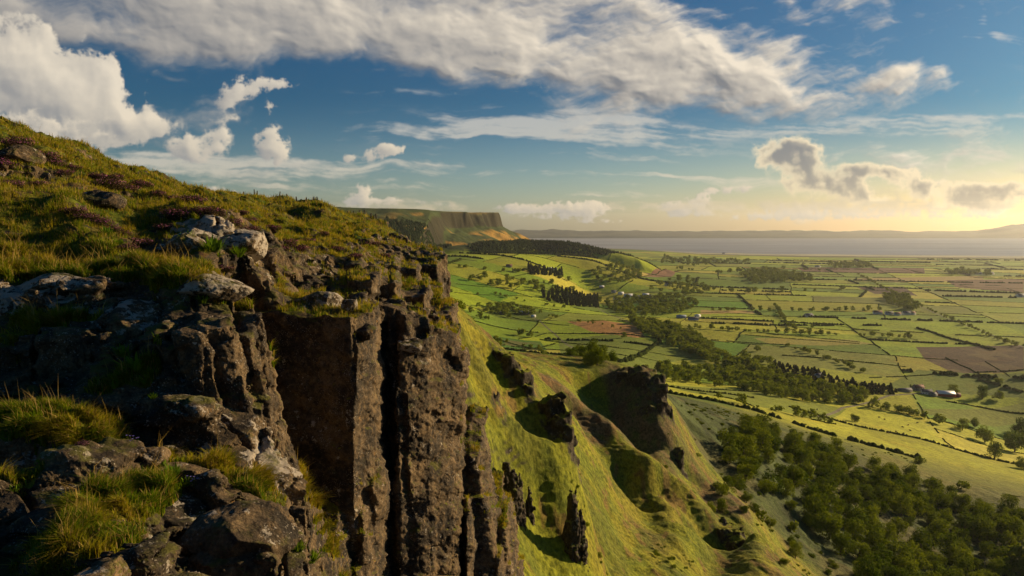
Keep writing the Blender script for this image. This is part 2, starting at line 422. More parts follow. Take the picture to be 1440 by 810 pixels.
def build_world():
    w = bpy.data.worlds.new('World'); sc.world = w; w.use_nodes = True
    nt = NT(w.node_tree); nt.n.clear(); m = nt.m
    sky = nt.n.new('ShaderNodeTexSky'); sky.sky_type = 'NISHITA'; sky.sun_disc = False
    sky.sun_elevation = SUN_EL; sky.sun_rotation = SUN_AZ; sky.altitude = 200
    sky.air_density = 1.2; sky.dust_density = .9; sky.ozone_density = 3.0
    d = nt.n.new('ShaderNodeTexCoord').outputs['Generated']
    x, y, z = nt.sep(d); yy = m('MAXIMUM', y, .05)
    U = m('DIVIDE', x, yy); T = m('DIVIDE', z, yy)
    img, (U0, U1, T0, T1) = cloud_image()
    it = nt.n.new('ShaderNodeTexImage'); it.image = img; it.extension = 'CLIP'; it.interpolation = 'Cubic'
    nt.l.new(nt.xyz(nt.lin(U, U0, U1), nt.lin(T, T0, T1), 0.), it.inputs[0])
    STR = .075
    warm = nt.ss(U, -.1, .8)
    tl = nt.mix(warm, (.80, .88, .95), (.98, .80, .58)); 
    tint = nt.mix(nt.ss(T, -.02, .20), tl, (.13, .34, .50))
    col = nt.mix(1., sky.outputs[0], tint, 'MULTIPLY')
    col = nt.mix(m('MULTIPLY', it.outputs['Alpha'], m('GREATER_THAN', y, .06)), col, nt.vm('SCALE', it.outputs['Color'], .58/STR))
    bg = nt.n.new('ShaderNodeBackground'); bg.inputs[1].default_value = STR
    nt.l.new(col, bg.inputs[0]); out = nt.n.new('ShaderNodeOutputWorld'); nt.l.new(bg.outputs[0], out.inputs[0])
    w.cycles.sampling_method = 'MANUAL'; w.cycles.sample_map_resolution = 1024
build_world()
# ------------------------------------------------------------------ landform beyond the cliff (heights from control points)
_cp = [  # px, py, distance
 (720,800,78),(690,700,88),(660,600,92),(655,500,104),(640,470,100),(704,495,124),(800,660,122),(740,790,86),(850,790,118),(850,700,150),(760,700,103),(880,668,178),(830,650,158),(880,708,163),(914,728,166),(800,622,115),(720,600,107),(950,800,135),(1000,800,150),(1050,805,175),
 (760,640,107),(950,760,150),(1000,740,176),(700,545,112),
 (826,578,214),(868,607,201),(914,653,187),(950,708,171),(1010,745,182),(1055,778,172),
 (850,600,235),(905,650,226),(760,520,225),(720,505,200),
 (780,508,276),(840,512,284),(900,532,273),(932,575,258),(958,648,240),(1000,692,236),
 (1000,640,300),(1100,745,268),(1150,800,250),(1200,805,262),(1050,600,395),(1010,580,450),(1150,700,335),(1250,790,300),(1440,805,335),(1440,720,425),(1300,690,430),(1200,640,470),(1150,610,560),
 (1080,680,300),(1050,720,235),(1350,760,365),(1120,640,400),
 (960,548,760),(1040,560,700),(1100,572,720),(1440,650,700),(1300,612,740),(1200,585,800),(1250,565,930),(1440,600,930),(1340,560,1000),(1150,545,950),
 (950,505,1180),(860,500,1050),(800,480,1300),(700,478,1250),(700,440,1750),(660,450,1500),(850,450,1600),(700,374,2400),(780,400,2350),(850,395,2700),(640,357,2800),(740,359,2850),(830,368,2900),(640,388,2050),(950,450,1680),
 (600,372,3300),(560,368,3300),(500,372,3000)]
_cw = [P(*c) for c in _cp]
_cw += [(x, y, PLAIN) for x, y in ((300,2600),(900,2600),(1700,2600),(2600,2500),(700,1500),(1200,1500),(1700,1400),(500,4000),(1500,4000),(3000,4000),(900,1150),(4200,5500),(-200,7500),(1500,7500),(5000,8000),(0,12000),(8000,12000),(-6000,12000),(2500,3000),
                                 (0,5500),(-300,9500))]
_cw += [(-300,500,-90),(-500,1200,-80),(-900,2500,-90),(-200,500,-100),(-60,90,-34),(-150,250,-75)]
_cw = np.array(_cw)
_tps = TPS(2.2*_cw[:, 0]/_cw[:, 1], np.log(_cw[:, 1]), _cw[:, 2])
_tab = Grid2(lambda a, b: _tps(2.2*a, b), -1.0, 1.1, 420, math.log(30), math.log(20000), 700)
RUSH = None
def seg_d(x, y, L):
    """distance to and parameter along a polyline"""
    best = np.full(np.shape(x), 1e9); par = np.zeros(np.shape(x)); n = len(L)-1; side = np.zeros(np.shape(x))
    for i in range(n):
        a = np.array(L[i][:2], float); b = np.array(L[i+1][:2], float); e = b-a
        t = np.clip(((x-a[0])*e[0]+(y-a[1])*e[1])/(e@e), 0, 1); dx = x-a[0]-t*e[0]; dy = y-a[1]-t*e[1]; d = np.hypot(dx, dy)
        m = d < best; best = np.where(m, d, best); par = np.where(m, (i+t)/n, par); side = np.where(m, e[0]*dy-e[1]*dx, side)
    return best, par, side
# mountain: flat topped headland, cliff edge towards the lowland
EDGE = np.array([(-1900,2300),(-1300,2700),(-760,3080),(-560,3260),(-430,3420),(-330,3620),(-235,3840),(-120,4080),(-78,4300),(-110,4520),(-300,4900),(-700,5600),(-1500,7000),(-4500,7000),(-4500,2500)])
RIDGE = [(-480,2900,-96,150),(-250,2960,-82,150),(-100,3080,-70,150),(70,3300,-66,150),(275,3300,-74,150),(445,3300,-108,150),(580,3300,-142,170),(720,3350,-200,200)]
def mountain_h(x, y, g):
    wob = fbm2(x/260, y/260, 3, s=11)*52+fbm2(x/130, y/130, 4, .58, s=15)*30
    sd = sd_poly(x, y, EDGE)+wob*np.clip(1, 0, 1)
    steep = sstep(-400, -290, x)                       # the near flank is a grassy slope, the nose a cliff
    top = 90+8*sstep(-330, -90, x)+8*fbm2(x/500, y/500, 3, s=21)-np.clip(sd+420, 0, 420)*.012+np.clip(-330-x, 0, 1500)*.012
    s = np.maximum(sd, 0)
    cl = 58*sstep(-4, 40, s)+np.maximum(s-14, 0)*1.2
    gentle = np.interp(s, [0, 120, 420, 900, 2600], [0, 40, 150, 215, 600])
    drop = cl*steep+gentle*(1-steep)
    face = top-drop
    tal = top-(60*steep+12)-np.interp(s, [0, 60, 200, 420, 900, 2600], [0, 26, 95, 150, 240, 700])
    hm = np.maximum(face, tal*steep+face*(1-steep))
    return smax(g, hm, 9.)
def ridge_h(x, y, g):
    d, p, _ = seg_d(x, y, RIDGE); n = len(RIDGE)-1
    crest = np.interp(p, np.linspace(0, 1, n+1), [r[2] for r in RIDGE]); w = np.interp(p, np.linspace(0, 1, n+1), [r[3] for r in RIDGE])
    return smax(g, crest-(d/w)**2*105+6*fbm2(x/90, y/90, 3, s=31), 8.)
def shore_d(x, y):
    """positive on land: distance to the shoreline of the lough"""
    yy = np.interp(x, [-6000, -500, 300, 900, 1300, 1700, 2300, 3000, 4000, 6000], [9000, 9000, 8300, 8000, 7700, 6300, 5900, 5650, 5500, 5200])
    return yy-y+fbm2(x/400, y/400, 3, s=41)*110
def ground(x, y, fine=True):
    x = np.asarray(x, float); y = np.asarray(y, float)
    g = _tab(x/y, np.log(y))
    far = sstep(900, 1500, y)
    g = g+fbm2(x/310, y/310, 3, s=51)*(2+4*sstep(500, 1500, y))*(1-.75*sstep(2500, 4500, y))*sstep(300, 700, y)
    g = np.where(y > 3500, np.maximum(g, PLAIN+2.5), g); w_ = sstep(.13, .28, x/y)*sstep(1450, 1750, y); g = g*(1-w_)+np.clip(g, PLAIN+2, PLAIN+14)*w_
    big = y > 1800
    if big.any():
        xb, yb, gb = x[big], y[big], g[big]
        gb = ridge_h(xb, yb, gb); gb = mountain_h(xb, yb, gb); g = g.copy(); g[big] = gb
    sh = shore_d(x, y); g = np.where(y > 4500, np.minimum(g, PLAIN+.6+np.clip(sh, -400, 500)*.014), g)
    fl = (sh < 60) & (sh > -420) & (x/y > .22) & (y > 4500)
    if fl.any(): g = g.copy(); g[fl] = np.maximum(g[fl], PLAIN+.12+.9*fbm2(x[fl]/600, y[fl]/90, 4, s=171)+.25*sstep(-420, 60, sh[fl]))
    if fine:
        g = g+fbm2(x/14, y/14, 4, s=61)*(.35+.6*(1-sstep(300, 700, y)))
    return g
def hit(px, py, y0=330., y1=9000.):
    """where the ray of a pixel meets the land"""
    u, t = ray(px, py); ys = np.exp(np.linspace(math.log(y0), math.log(y1), 700)); g = ground(u*ys, ys, False)
    b = np.nonzero(t*ys < g)[0]
    if len(b) == 0: return None
    i = max(b[0], 1); a0 = t*ys[i-1]-g[i-1]; a1 = t*ys[i]-g[i]; f = a0/(a0-a1+1e-9); y = ys[i-1]+(ys[i]-ys[i-1])*np.clip(f, 0, 1)
    return np.array([u*y, y, float(ground(np.array([u*y]), np.array([y]))[0])])
# ------------------------------------------------------------------ fields: the lowland cut into plots along two hedge directions
def hp(px, py):
    h = hit(px, py); return (h[0], h[1])
class Fields:
    def __init__(s):
        r = random.Random(12); s.leaves = []; s.edges = []
        a = math.radians(-19); s.c, s.s_ = math.cos(a), math.sin(a)     # rotated frame
        def cut(poly, depth):
            # split the polygon across its longer axis
            A = abs(sum(poly[i][0]*poly[(i+1) % len(poly)][1]-poly[(i+1) % len(poly)][0]*poly[i][1] for i in range(len(poly)))/2)
            xs = [p[0] for p in poly]; ys = [p[1] for p in poly]; w = max(xs)-min(xs); h = max(ys)-min(ys); cx = sum(xs)/len(xs); cy = sum(ys)/len(ys)
            lim = r.choice([26000, 42000, 60000, 90000])*(1+max(0, cy-1800)/2600)
            if A < lim: s.leaves.append(poly); return
            vert = w > h*r.uniform(1.0, 1.9)
            ang = (math.pi/2 if vert else 0)+r.gauss(0, .10)
            ox, oy = cx+r.uniform(-.16, .16)*w, cy+r.uniform(-.16, .16)*h
            nx, ny = -math.sin(ang), math.cos(ang); L = []; R = []; X = []
            for i in range(len(poly)):
                p, q = poly[i], poly[(i+1) % len(poly)]; dp = (p[0]-ox)*nx+(p[1]-oy)*ny; dq = (q[0]-ox)*nx+(q[1]-oy)*ny
                (L if dp >= 0 else R).append(p)
                if (dp >= 0) != (dq >= 0):
                    t = dp/(dp-dq); z = (p[0]+(q[0]-p[0])*t, p[1]+(q[1]-p[1])*t); L.append(z); R.append(z); X.append(z)
            if len(X) == 2: s.edges.append((s.un(X[0]), s.un(X[1]), depth))
            cut(L, depth+1); cut(R, depth+1)
        s.un = lambda p: (p[0]*s.c-p[1]*s.s_, p[0]*s.s_+p[1]*s.c)
        # straight road splits the first level
        def rot(x, y): return (x*s.c+y*s.s_, -x*s.s_+y*s.c)
        R0 = [(-4200, -600), (7500, -600), (7500, 9500), (-4200, 9500)]
        cut(R0, 0)
        s.leaves = [[s.un(p) for p in L] for L in s.leaves]
    def ids(s, x, y):
        out = np.full(len(x), -1, int)
        cell = 100.; 
        # raster lookup: paint polygons into a fine grid
        if not hasattr(s, 'R'):
            n = 1300; s.R = np.full((n, n), -1, np.int32); s.x0, s.y0, s.k = -1800., 400., 6.6
            for i, L in enumerate(s.leaves):
                A = np.array(L); x0, y0 = A.min(0); x1, y1 = A.max(0)
                i0 = max(int((x0-s.x0)/s.k), 0); i1 = min(int((x1-s.x0)/s.k)+1, n-1); j0 = max(int((y0-s.y0)/s.k), 0); j1 = min(int((y1-s.y0)/s.k)+1, n-1)
                if i1 <= i0 or j1 <= j0: continue
                X, Y = np.meshgrid(s.x0+(np.arange(i0, i1+1)+.5)*s.k, s.y0+(np.arange(j0, j1+1)+.5)*s.k, indexing='ij')
                m = sd_poly(X, Y, A) < s.k*.4; s.R[i0:i1+1, j0:j1+1][m] = i
        i = ((x-s.x0)/s.k).astype(int); j = ((y-s.y0)/s.k).astype(int); n = s.R.shape[0]
        ok = (i >= 0) & (i < n) & (j >= 0) & (j < n); out[ok] = s.R[i[ok], j[ok]]; return out
FLD = Fields()
# plots that stand out in colour: outline in the photograph, laid on the land
def plot(pts): return np.array([hp(*p) for p in pts])
PLOTS = [
 (plot([(797,452),(850,451),(893,458),(908,475),(870,475),(830,466)]), (.40, .20, .075)),          # ripe corn
 (plot([(888,385),(920,379),(955,381),(945,389),(905,389)]), (.24, .13, .09)),
 (plot([(882,385),(905,383),(915,388),(890,389)]), (.48, .36, .10)),
 (plot([(1288,488),(1440,485),(1440,522),(1340,524),(1300,505)]), (.090, .055, .040)),           # brown moor
 (plot([(1060,475),(1200,478),(1230,484),(1150,486),(1080,483)]), (.33, .29, .07)),
 (plot([(985,436),(1060,437),(1062,441),(985,442)]), (.44, .30, .11)),
 (plot([(1210,388),(1265,390),(1268,398),(1215,397)]), (.24, .27, .055)),
 (plot([(1190,392),(1380,388),(1385,395),(1270,397)]), (.36, .26, .10)),
 (plot([(1120,376),(1300,377),(1300,385),(1130,382)]), (.16, .085, .055)),
 (plot([(1330,394),(1440,392),(1440,412),(1345,404)]), (.15, .08, .045)),
 (plot([(1205,404),(1270,403),(1290,416),(1230,413)]), (.10, .06, .04)),
 (plot([(640,458),(760,480),(770,492),(690,492),(650,480)]), (.075, .15, .02)),
 (plot([(785,478),(860,470),(960,490),(975,502),(930,510),(830,506)]), (.16, .20, .03)),
 (plot([(700,428),(780,440),(760,452),(680,440)]), (.13, .18, .025)),
 (plot([(1290,520),(1440,525),(1440,560),(1395,556),(1240,545)]), (.15, .19, .03)),
 (plot([(1270,575),(1440,565),(1440,590),(1400,600),(1345,592)]), (.19, .21, .035)),
 (plot([(930,540),(1040,545),(1110,560),(1190,575),(1160,592),(1060,570),(990,555)]), (.19, .22, .025)),
]
ROADS = [[hp(*p) for p in L] for L in (
  [(1206,384),(1260,415),(1330,447),(1400,473),(1440,488)], [(1150,586),(1185,573),(1222,566),(1250,556),(1290,553),(1335,556)], [(730,430),(760,452),(800,486),(840,502)],[(840,432),(870,447),(905,462)])]
def albedo(x, y, z, nz):
    """colour of the land itself, by kind of ground"""
    n = len(x); r = np.random.default_rng(21)
    pal = np.array([(.180,.225,.014),(.215,.250,.016),(.140,.195,.014),(.250,.245,.022),(.110,.165,.016),(.275,.245,.034),(.185,.200,.022),(.085,.165,.012),(.155,.175,.022),(.205,.215,.020),(.14,.15,.030),(.30,.245,.05)])
    fid = FLD.ids(x, y); k = r.integers(0, len(pal)*3, len(FLD.leaves)+1); k = np.where(k < len(pal)*2, k % 5, k % len(pal))
    lum = r.uniform(1.2, 1.72, len(FLD.leaves)+1)
    col = pal[k[fid]]*lum[fid][:, None]
    nf = fbm2(x/35, y/35, 4, s=71); nb = fbm2(x/180, y/180, 3, s=73)
    col = col*(1+.22*nf[:, None])
    rough = np.array((.105, .10, .035)); w = sstep(.16, .5, nb+nf*.3)[:, None]*.32
    col = col*(1-w)+rough*(1+.5*nf[:, None])*w
    hz = np.clip(1-sstep(-112, -92, z), 0, 1)                     # fields stop where the hill begins
    hill = np.stack([.135+.045*nf, .135+.025*nf, .030+.008*nf], 1)
    bw = sstep(-.05, .35, nb+.4*fbm2(x/70, y/30, 3, s=75))[:, None]
    hill = hill*(1-bw)+np.array((.062, .078, .026))*bw
    near = sstep(560, 720, y+x*.25)
    fz = np.where(y > 1500, hz, near)[:, None]
    col = hill*(1-fz)+col*fz
    for L, c in PLOTS:
        m = sd_poly(x, y, L) < 0; col[m] = np.array(c)*(1+.14*nf[m, None])
        if c[0] < .1:
            v = sstep(.15, .4, fbm2(x[m]/40, y[m]/60, 3, s=79))[:, None]; col[m] = col[m]*(1-v*.6)+np.array((.17, .12, .06))*v*.6
    # mountain: rock of the cliff, dry talus, dark grass with cloud shadow put into its colour
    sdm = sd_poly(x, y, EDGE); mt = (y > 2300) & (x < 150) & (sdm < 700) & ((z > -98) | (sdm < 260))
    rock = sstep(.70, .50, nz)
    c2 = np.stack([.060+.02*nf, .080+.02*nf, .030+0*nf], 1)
    dry = sstep(-.1, .3, fbm2(x/120, y/120, 3, s=81)+.25)*sstep(-150, -90, z)*sstep(60, 110, sdm)*sstep(420, 200, sdm)*sstep(-620, -420, x)
    c2 = c2*(1-dry[:, None])+np.array((.46, .26, .07))*dry[:, None]
    top = (sstep(10, -10, sdm)*sstep(-420, -260, x)*sstep(-420, -100, sdm)*.8)[:, None]; c2 = c2*(1-top)+np.array((.17, .115, .05))*top
    c2 = c2*(1-rock[:, None])+np.array((.040, .036, .024))*rock[:, None]*(1+.5*nf[:, None])
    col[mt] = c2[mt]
    for L in ROADS:
        d, _, _ = seg_d(x, y, L); m = d < 2.2; col[m] = (.17, .15, .115)
    # shore: dune grass, then wet sand flats
    sh = shore_d(x, y); b = sstep(420, 250, sh)[:, None]*(y > 4200)[:, None]
    col = col*(1-b)+np.array((.12, .115, .055))*b
    b = sstep(40, -20, sh)[:, None]*(y > 4200)[:, None]; col = col*(1-b)+np.array((.46, .42, .34))*b
    return col
# ------------------------------------------------------------------ materials of the land
def land_material():
    m, nt, b = material('land', .95, .1)
    col = nt.attr('colour', 'Color'); p = nt.geo('Position')
    n = nt.noise(p, .16, 6, .65); n2 = nt.noise(p, .02, 5, .6); n3 = nt.noise(nt.vm('MULTIPLY', p, (1., .35, 1.)), .9, 4, .7)
    f = nt.m('ADD', nt.m('MULTIPLY', n, .55), nt.m('MULTIPLY', n3, .45))
    c = nt.mix(1., col, nt.mix(nt.ss(f, .3, .7), (.50, .54, .44), (1.40, 1.42, 1.15)), 'MULTIPLY')
    c = nt.mix(nt.ss(n2, .52, .70, 0, .45), c, nt.mix(1., c, (1.2, .92, .75), 'MULTIPLY'))
    nt.l.new(c, b.inputs['Base Color']); bump(nt, b, nt.m('ADD', n, nt.m('MULTIPLY', n3, .5)), .7, 1.6); return m
M_LAND = land_material()
def grid_land(us, ys, name, dz=None):
    U, Y = np.meshgrid(us, ys, indexing='ij'); X = U*Y; Z = ground(X.ravel(), Y.ravel()).reshape(X.shape)
    V = np.stack([X.ravel(), Y.ravel(), Z.ravel()], 1); a, c = X.shape
    I = np.arange(a*c).reshape(a, c); F = np.stack([I[:-1, :-1], I[1:, :-1], I[1:, 1:], I[:-1, 1:]], -1).reshape(-1, 4)
    N = vnormals(V, F); nz = np.abs(N[:, 2])
    # lateral roughness of steep faces
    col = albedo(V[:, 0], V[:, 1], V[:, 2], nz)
    me = mesh_np(name, V, F, M_LAND, attrs={'colour': col}); return tag(link(name, me), kind='structure', label='patchwork of green fields and hill slopes on the lowland plain')
_ys = 1/np.linspace(1/470., 1/3000., 560); _ys2 = 1/np.linspace(1/3000., 1/9500., 300)[1:]
_us = np.unique(np.concatenate([np.linspace(-1.1, -.22, 60), np.linspace(-.22, .85, 1050), np.linspace(.85, 1.3, 30)]))
grid_land(_us, np.concatenate([_ys, _ys2]), 'terrain')
# ------------------------------------------------------------------ lough and the hills on its far shore
def sea():
    m, nt, b = material('water', .22, .5)
    b.inputs['Base Color'].default_value = (.17, .155, .135, 1)
    p = nt.geo('Position'); n = nt.noise(nt.vm('MULTIPLY', p, (.012, .05, 1)), 1., 6, .65); bump(nt, b, n, .35, 6.)
    n2 = nt.noise(nt.vm('MULTIPLY', p, (.0004, .0022, 1)), 1., 4, .6)
    nt.l.new(nt.lin(n2, .3, .7, .26, .5), b.inputs['Roughness'])
    V = [(-14000, 4600, PLAIN), (24000, 4600, PLAIN), (24000, 21000, PLAIN), (-14000, 21000, PLAIN)]
    tag(link('water', mesh_np('water', np.array(V), np.array([[0, 1, 2, 3]]), m, smooth=False)), kind='structure', label='grey sea lough between the plain and far hills')
sea()
def far_hills():
    m, nt, b = material('distant_hill', .95, .1)
    p = nt.geo('Position'); n = nt.noise(p, .0012, 5, .6); nt.l.new(nt.mix(nt.ss(n, .35, .65), (.022, .038, .030), (.075, .085, .05)), b.inputs['Base Color'])
    us = np.linspace(-1.0, 1.3, 900); ds = np.linspace(0, 1, 60)
    xs = [-.6, -.05, .02, .06, .10, .16, .22, .28, .33, .40, .46, .52, .58, .64, .68, .72, .78, .9, 1.3]
    hs = [150, 130, 150, 170, 150, 150, 120, 140, 125, 150, 125, 150, 115, 130, 120, 260, 430, 560, 560]
    U, S = np.meshgrid(us, ds, indexing='ij'); Y = 15200+S*5200; X = U*Y
    hgt = np.interp(U, xs, hs)*(1+.22*fbm2(X/900, Y/900, 4, s=91))+40*fbm2(X/420, Y/700, 4, s=93)
    Z = PLAIN-2+np.maximum(hgt, 8)*sstep(0, .16, S)**1.3*(.32+.68*sstep(.12, .8, S+.12*fbm2(X/1500, Y/1500, 2, s=95)))
    V = np.stack([X.ravel(), Y.ravel(), Z.ravel()], 1); a, c = X.shape; I = np.arange(a*c).reshape(a, c)
    F = np.stack([I[:-1, :-1], I[1:, :-1], I[1:, 1:], I[:-1, 1:]], -1).reshape(-1, 4)
    tag(link('hills', mesh_np('hills', V, F, m)), kind='structure', label='low blue hills beyond the lough')
far_hills()
# ------------------------------------------------------------------ air
def haze():
    m = bpy.data.materials.new('haze'); m.use_nodes = True; nt = NT(m.node_tree); nt.n.clear()
    v = nt.n.new('ShaderNodeVolumePrincipled'); v.inputs['Color'].default_value = (.93, .95, 1., 1); v.inputs['Density'].default_value = HAZE; v.inputs['Anisotropy'].default_value = .55
    o = nt.n.new('ShaderNodeOutputMaterial'); nt.l.new(v.outputs[0], o.inputs['Volume'])
    x0, x1, y0, y1, z0, z1 = -16000, 26000, -400, 21500, PLAIN-12, 420
    V = np.array([(a, b, c) for a in (x0, x1) for b in (y0, y1) for c in (z0, z1)])
    F = np.array([(0, 1, 3, 2), (4, 6, 7, 5), (0, 4, 5, 1), (2, 3, 7, 6), (0, 2, 6, 4), (1, 5, 7, 3)])
    tag(link('haze', mesh_np('haze', V, F, m, smooth=False)), kind='stuff', label='thin golden evening haze over the plain')
HAZE = 1.7e-5
haze()
# ------------------------------------------------------------------ slope under the cliff, with landslip ridges and crags
def pxy(px, d, py=620):
    u, _ = ray(px, py); return (float(u)*d, d)
def prism(x, y, z, foot, top, bottom=-400., batter=.0, slope=(0, 0), ref=None, sd=None):
    """upright rock mass: plan outline, tilted top; batter widens it downwards"""
    s = sd_poly(x, y, foot) if sd is None else sd
    c = np.mean(foot, 0) if ref is None else ref
    zt = top+slope[0]*(x-c[0])+slope[1]*(y-c[1])
    return np.maximum(np.maximum(s+batter*(z-zt), (z-zt)), bottom-z)
def pz(px, py, d): return float(ray(px, py)[1]*d)
def columns(x, y, z, size, amp, seed, vert=1.6, lean=0., groove=.5, soft=.12):
    """broken column structure of basalt: each column stands out or back, and is cut across at heights of its own"""
    wx = fbm(x/size*.6, y/size*.6, z/size*.22, 2)*.5; wy = fbm(x/size*.6+9, y/size*.6, z/size*.22, 2)*.5
    f1, f2, cid = worley2(x/size+lean*z/size+wx, y/size+wy, seed)
    a = _rv[cid]; zz = z/(size*vert)*(0.75+.5*_rv2[cid])+a*7.3+wx*.5; k = np.floor(zz).astype(np.int64); fr = zz-k
    h = _rv3[_h(cid, k, np.int64(seed))]; h2 = _rv3[_h(cid, k+1, np.int64(seed))]
    e = sstep(1-soft, 1., fr); hh = h*(1-e)+h2*e
    r = (hh-.5)*.75+(a-.5)*.6
    g = sstep(.16, .0, f2-f1); hz = sstep(.07, .0, np.minimum(fr, 1-fr))
    return amp*(r+groove*g+groove*.35*hz)
def mid_base(x, y):
    return ground(x, y, False)
_mg = Grid2(lambda a, b: ground(a*np.exp(b), np.exp(b), False), -.5, .9, 500, math.log(30), math.log(640), 420)
# crags: plan outline (px at distance), height of the top in the photograph
def blob(cx, cy, rx, ry, n=9, seed=0, rot=0.):
    r = np.random.default_rng(seed); a = np.linspace(0, 2*math.pi, n, endpoint=False)+r.uniform(-.2, .2, n); k = r.uniform(.75, 1.15, n)
    X = np.cos(a)*rx*k; Y = np.sin(a)*ry*k; c, s = math.cos(rot), math.sin(rot)
    return np.stack([cx+X*c-Y*s, cy+X*s+Y*c], 1)
MIDROCK = []     # foot, top z, batter, slope, bottom depth
def crag(px, py, d, w, dep, topz_py, seed, batter=.14, slope=(0, 0), rot=0.):
    """px, py: middle of its foot in the photograph; w, dep: metres across and deep"""
    c = P(px, py, d); MIDROCK.append((blob(c[0], c[1], w/2, dep/2, 10, seed, rot), pz(px, topz_py, d), batter, slope, c[2]-14))
for a in (  # (px, foot py, distance, width, depth, top py)
  (708,545,123,3.6,4,494), (720,556,122,3.2,4,505), (733,566,121,3.2,4,522),
  (686,572,106,2.2,3,560), (700,600,106,2.,3,588), (727,640,106,1.6,3,628), (742,560,119,2,3,540),
  (776,600,116,3.6,4,564), (787,615,115,3.4,4,584), (798,632,114,2.4,4,606),
  (884,535,273,13,10,521), (903,541,268,12,10,521), (915,552,264,9,9,529), (924,572,258,8,8,545), (930,592,254,7,8,566),
  (908,588,254,7,7,570), (920,612,249,7,7,594), (936,630,246,6,6,610), (950,650,241,5,5,632),
  (1008,758,181,8,6,736), (1024,768,177,8,7,742), (1040,784,172,7,6,758)):
    crag(*a[:6], seed=len(MIDROCK)+3)
# spurs: crest line with a steep shaded side towards the viewpoint and a hollow under it
def line(*pts): return [tuple(P(*p)[:2]) for p in pts]
SPURS = [  # crest, height, hollow, width of the steep side, width of the sunny side
 (line((826,575,215),(872,608,200),(914,650,187),(939,684,176),(952,708,169)), 2.2, 7.5, 8., 9.),
 (line((863,516,280),(900,545,268),(914,590,255),(930,630,246),(952,645,240)), 3.0, 8., 11., 10.),
 (line((700,494,125),(729,517,122),(754,545,119),(775,560,117),(796,600,115),(812,655,112)), 1.4, 3.6, 4.5, 6.),
 (line((655,515,112),(690,575,107),(715,625,101)), 1., 2.4, 3.5, 5.),
 (line((943,714,192),(985,718,185),(1019,728,178),(1048,762,170),(1062,788,165)), 2.4, 6., 7.5, 7.),
 (line((820,690,140),(860,740,128),(900,795,116)), 1.2, 2.6, 5., 6.),
 (line((1010,640,245),(1060,700,218),(1110,765,196)), 1.6, 4., 8., 8.),
 (line((1000,600,330),(1040,650,300),(1070,700,270)), 1., 3., 9., 9.),
]
def spurs(x, y):
    r = 0*x
    for L, H, D, wl, wr in SPURS:
        d, p, side = seg_d(x, y, L); s = np.where(side > 0, d, -d)
        # camera side of the crest is the steep one
        fade = sstep(0, .10, p)*sstep(1, .86, p)
        a = np.where(s > 0, 1., -1.)*d
        r = r+fade*(H*np.exp(-(a/np.where(a > 0, wr, wl*.7))**2)-D*np.exp(-((a+1.5*wl)/wl)**2)*(a < 3))
    return r
_sg = Grid2(lambda a, b: spurs(a*np.exp(b), np.exp(b)), -.3, .8, 900, math.log(60), math.log(420), 700)
def F_mid(x, y, z, coarse=False, want=False):
    u = x/y; ly = np.log(y)
    g = _mg(u, ly)+_sg(u, ly)*(y > 60)*(y < 420)
    if not coarse:
        n1 = fbm2(x/22, y/22, 3, s=101); n2 = fbm2((x+y*.3)/3.1, (y-x*.3)/6., 4, s=105)
        g = g+n1*1.9*sstep(60, 110, y)+n2*.55
        k_ = g/1.3+fbm2(x/11, y/11, 3, s=157)*1.6; fr_ = k_-np.floor(k_); g = g+(sstep(0, .75, fr_)-fr_)*.75*sstep(-.3, .3, n1+.2)
        g = g+fbm2(x/1.1, y/1.1, 2, s=159)*.16
    f = (z-g)*.80
    r = np.full(np.shape(x), 1e9)
    for foot, top, bat, slope, bot in MIDROCK:
        c = foot.mean(0); R = np.abs(foot-c).max()+8
        m = (np.abs(x-c[0]) < R+6) & (np.abs(y-c[1]) < R+6)
        if m.any():
            xm, ym, zm = x[m], y[m], z[m]
            p = prism(xm, ym, zm, foot, top+ (0 if coarse else fbm2(xm/3, ym/3, 3, s=107)*1.8), bot-30, bat, slope)
            r[m] = np.minimum(r[m], p)
    if coarse: return np.minimum(f, r)
    near = r < 6
    if near.any():
        xn, yn, zn = x[near], y[near], z[near]
        sz = np.where(yn > 215, 3.4, 2.1)
        r[near] += columns(xn/sz, yn/sz, zn/sz, 1., 1., 5, vert=1.8)*sz*.34+fbm(xn/sz*1.1, yn/sz*1.1, zn/sz*1.1, 4)*sz*.55
    return (smin(f, r, .5) if not want else np.minimum(r-f, r))
V, F = cached('mid', lambda: nets(F_mid, -.30, .80, 46., 476., -.66, -.08, .0024, lambda y: 3.2+0*y))
N = vnormals(V, F)
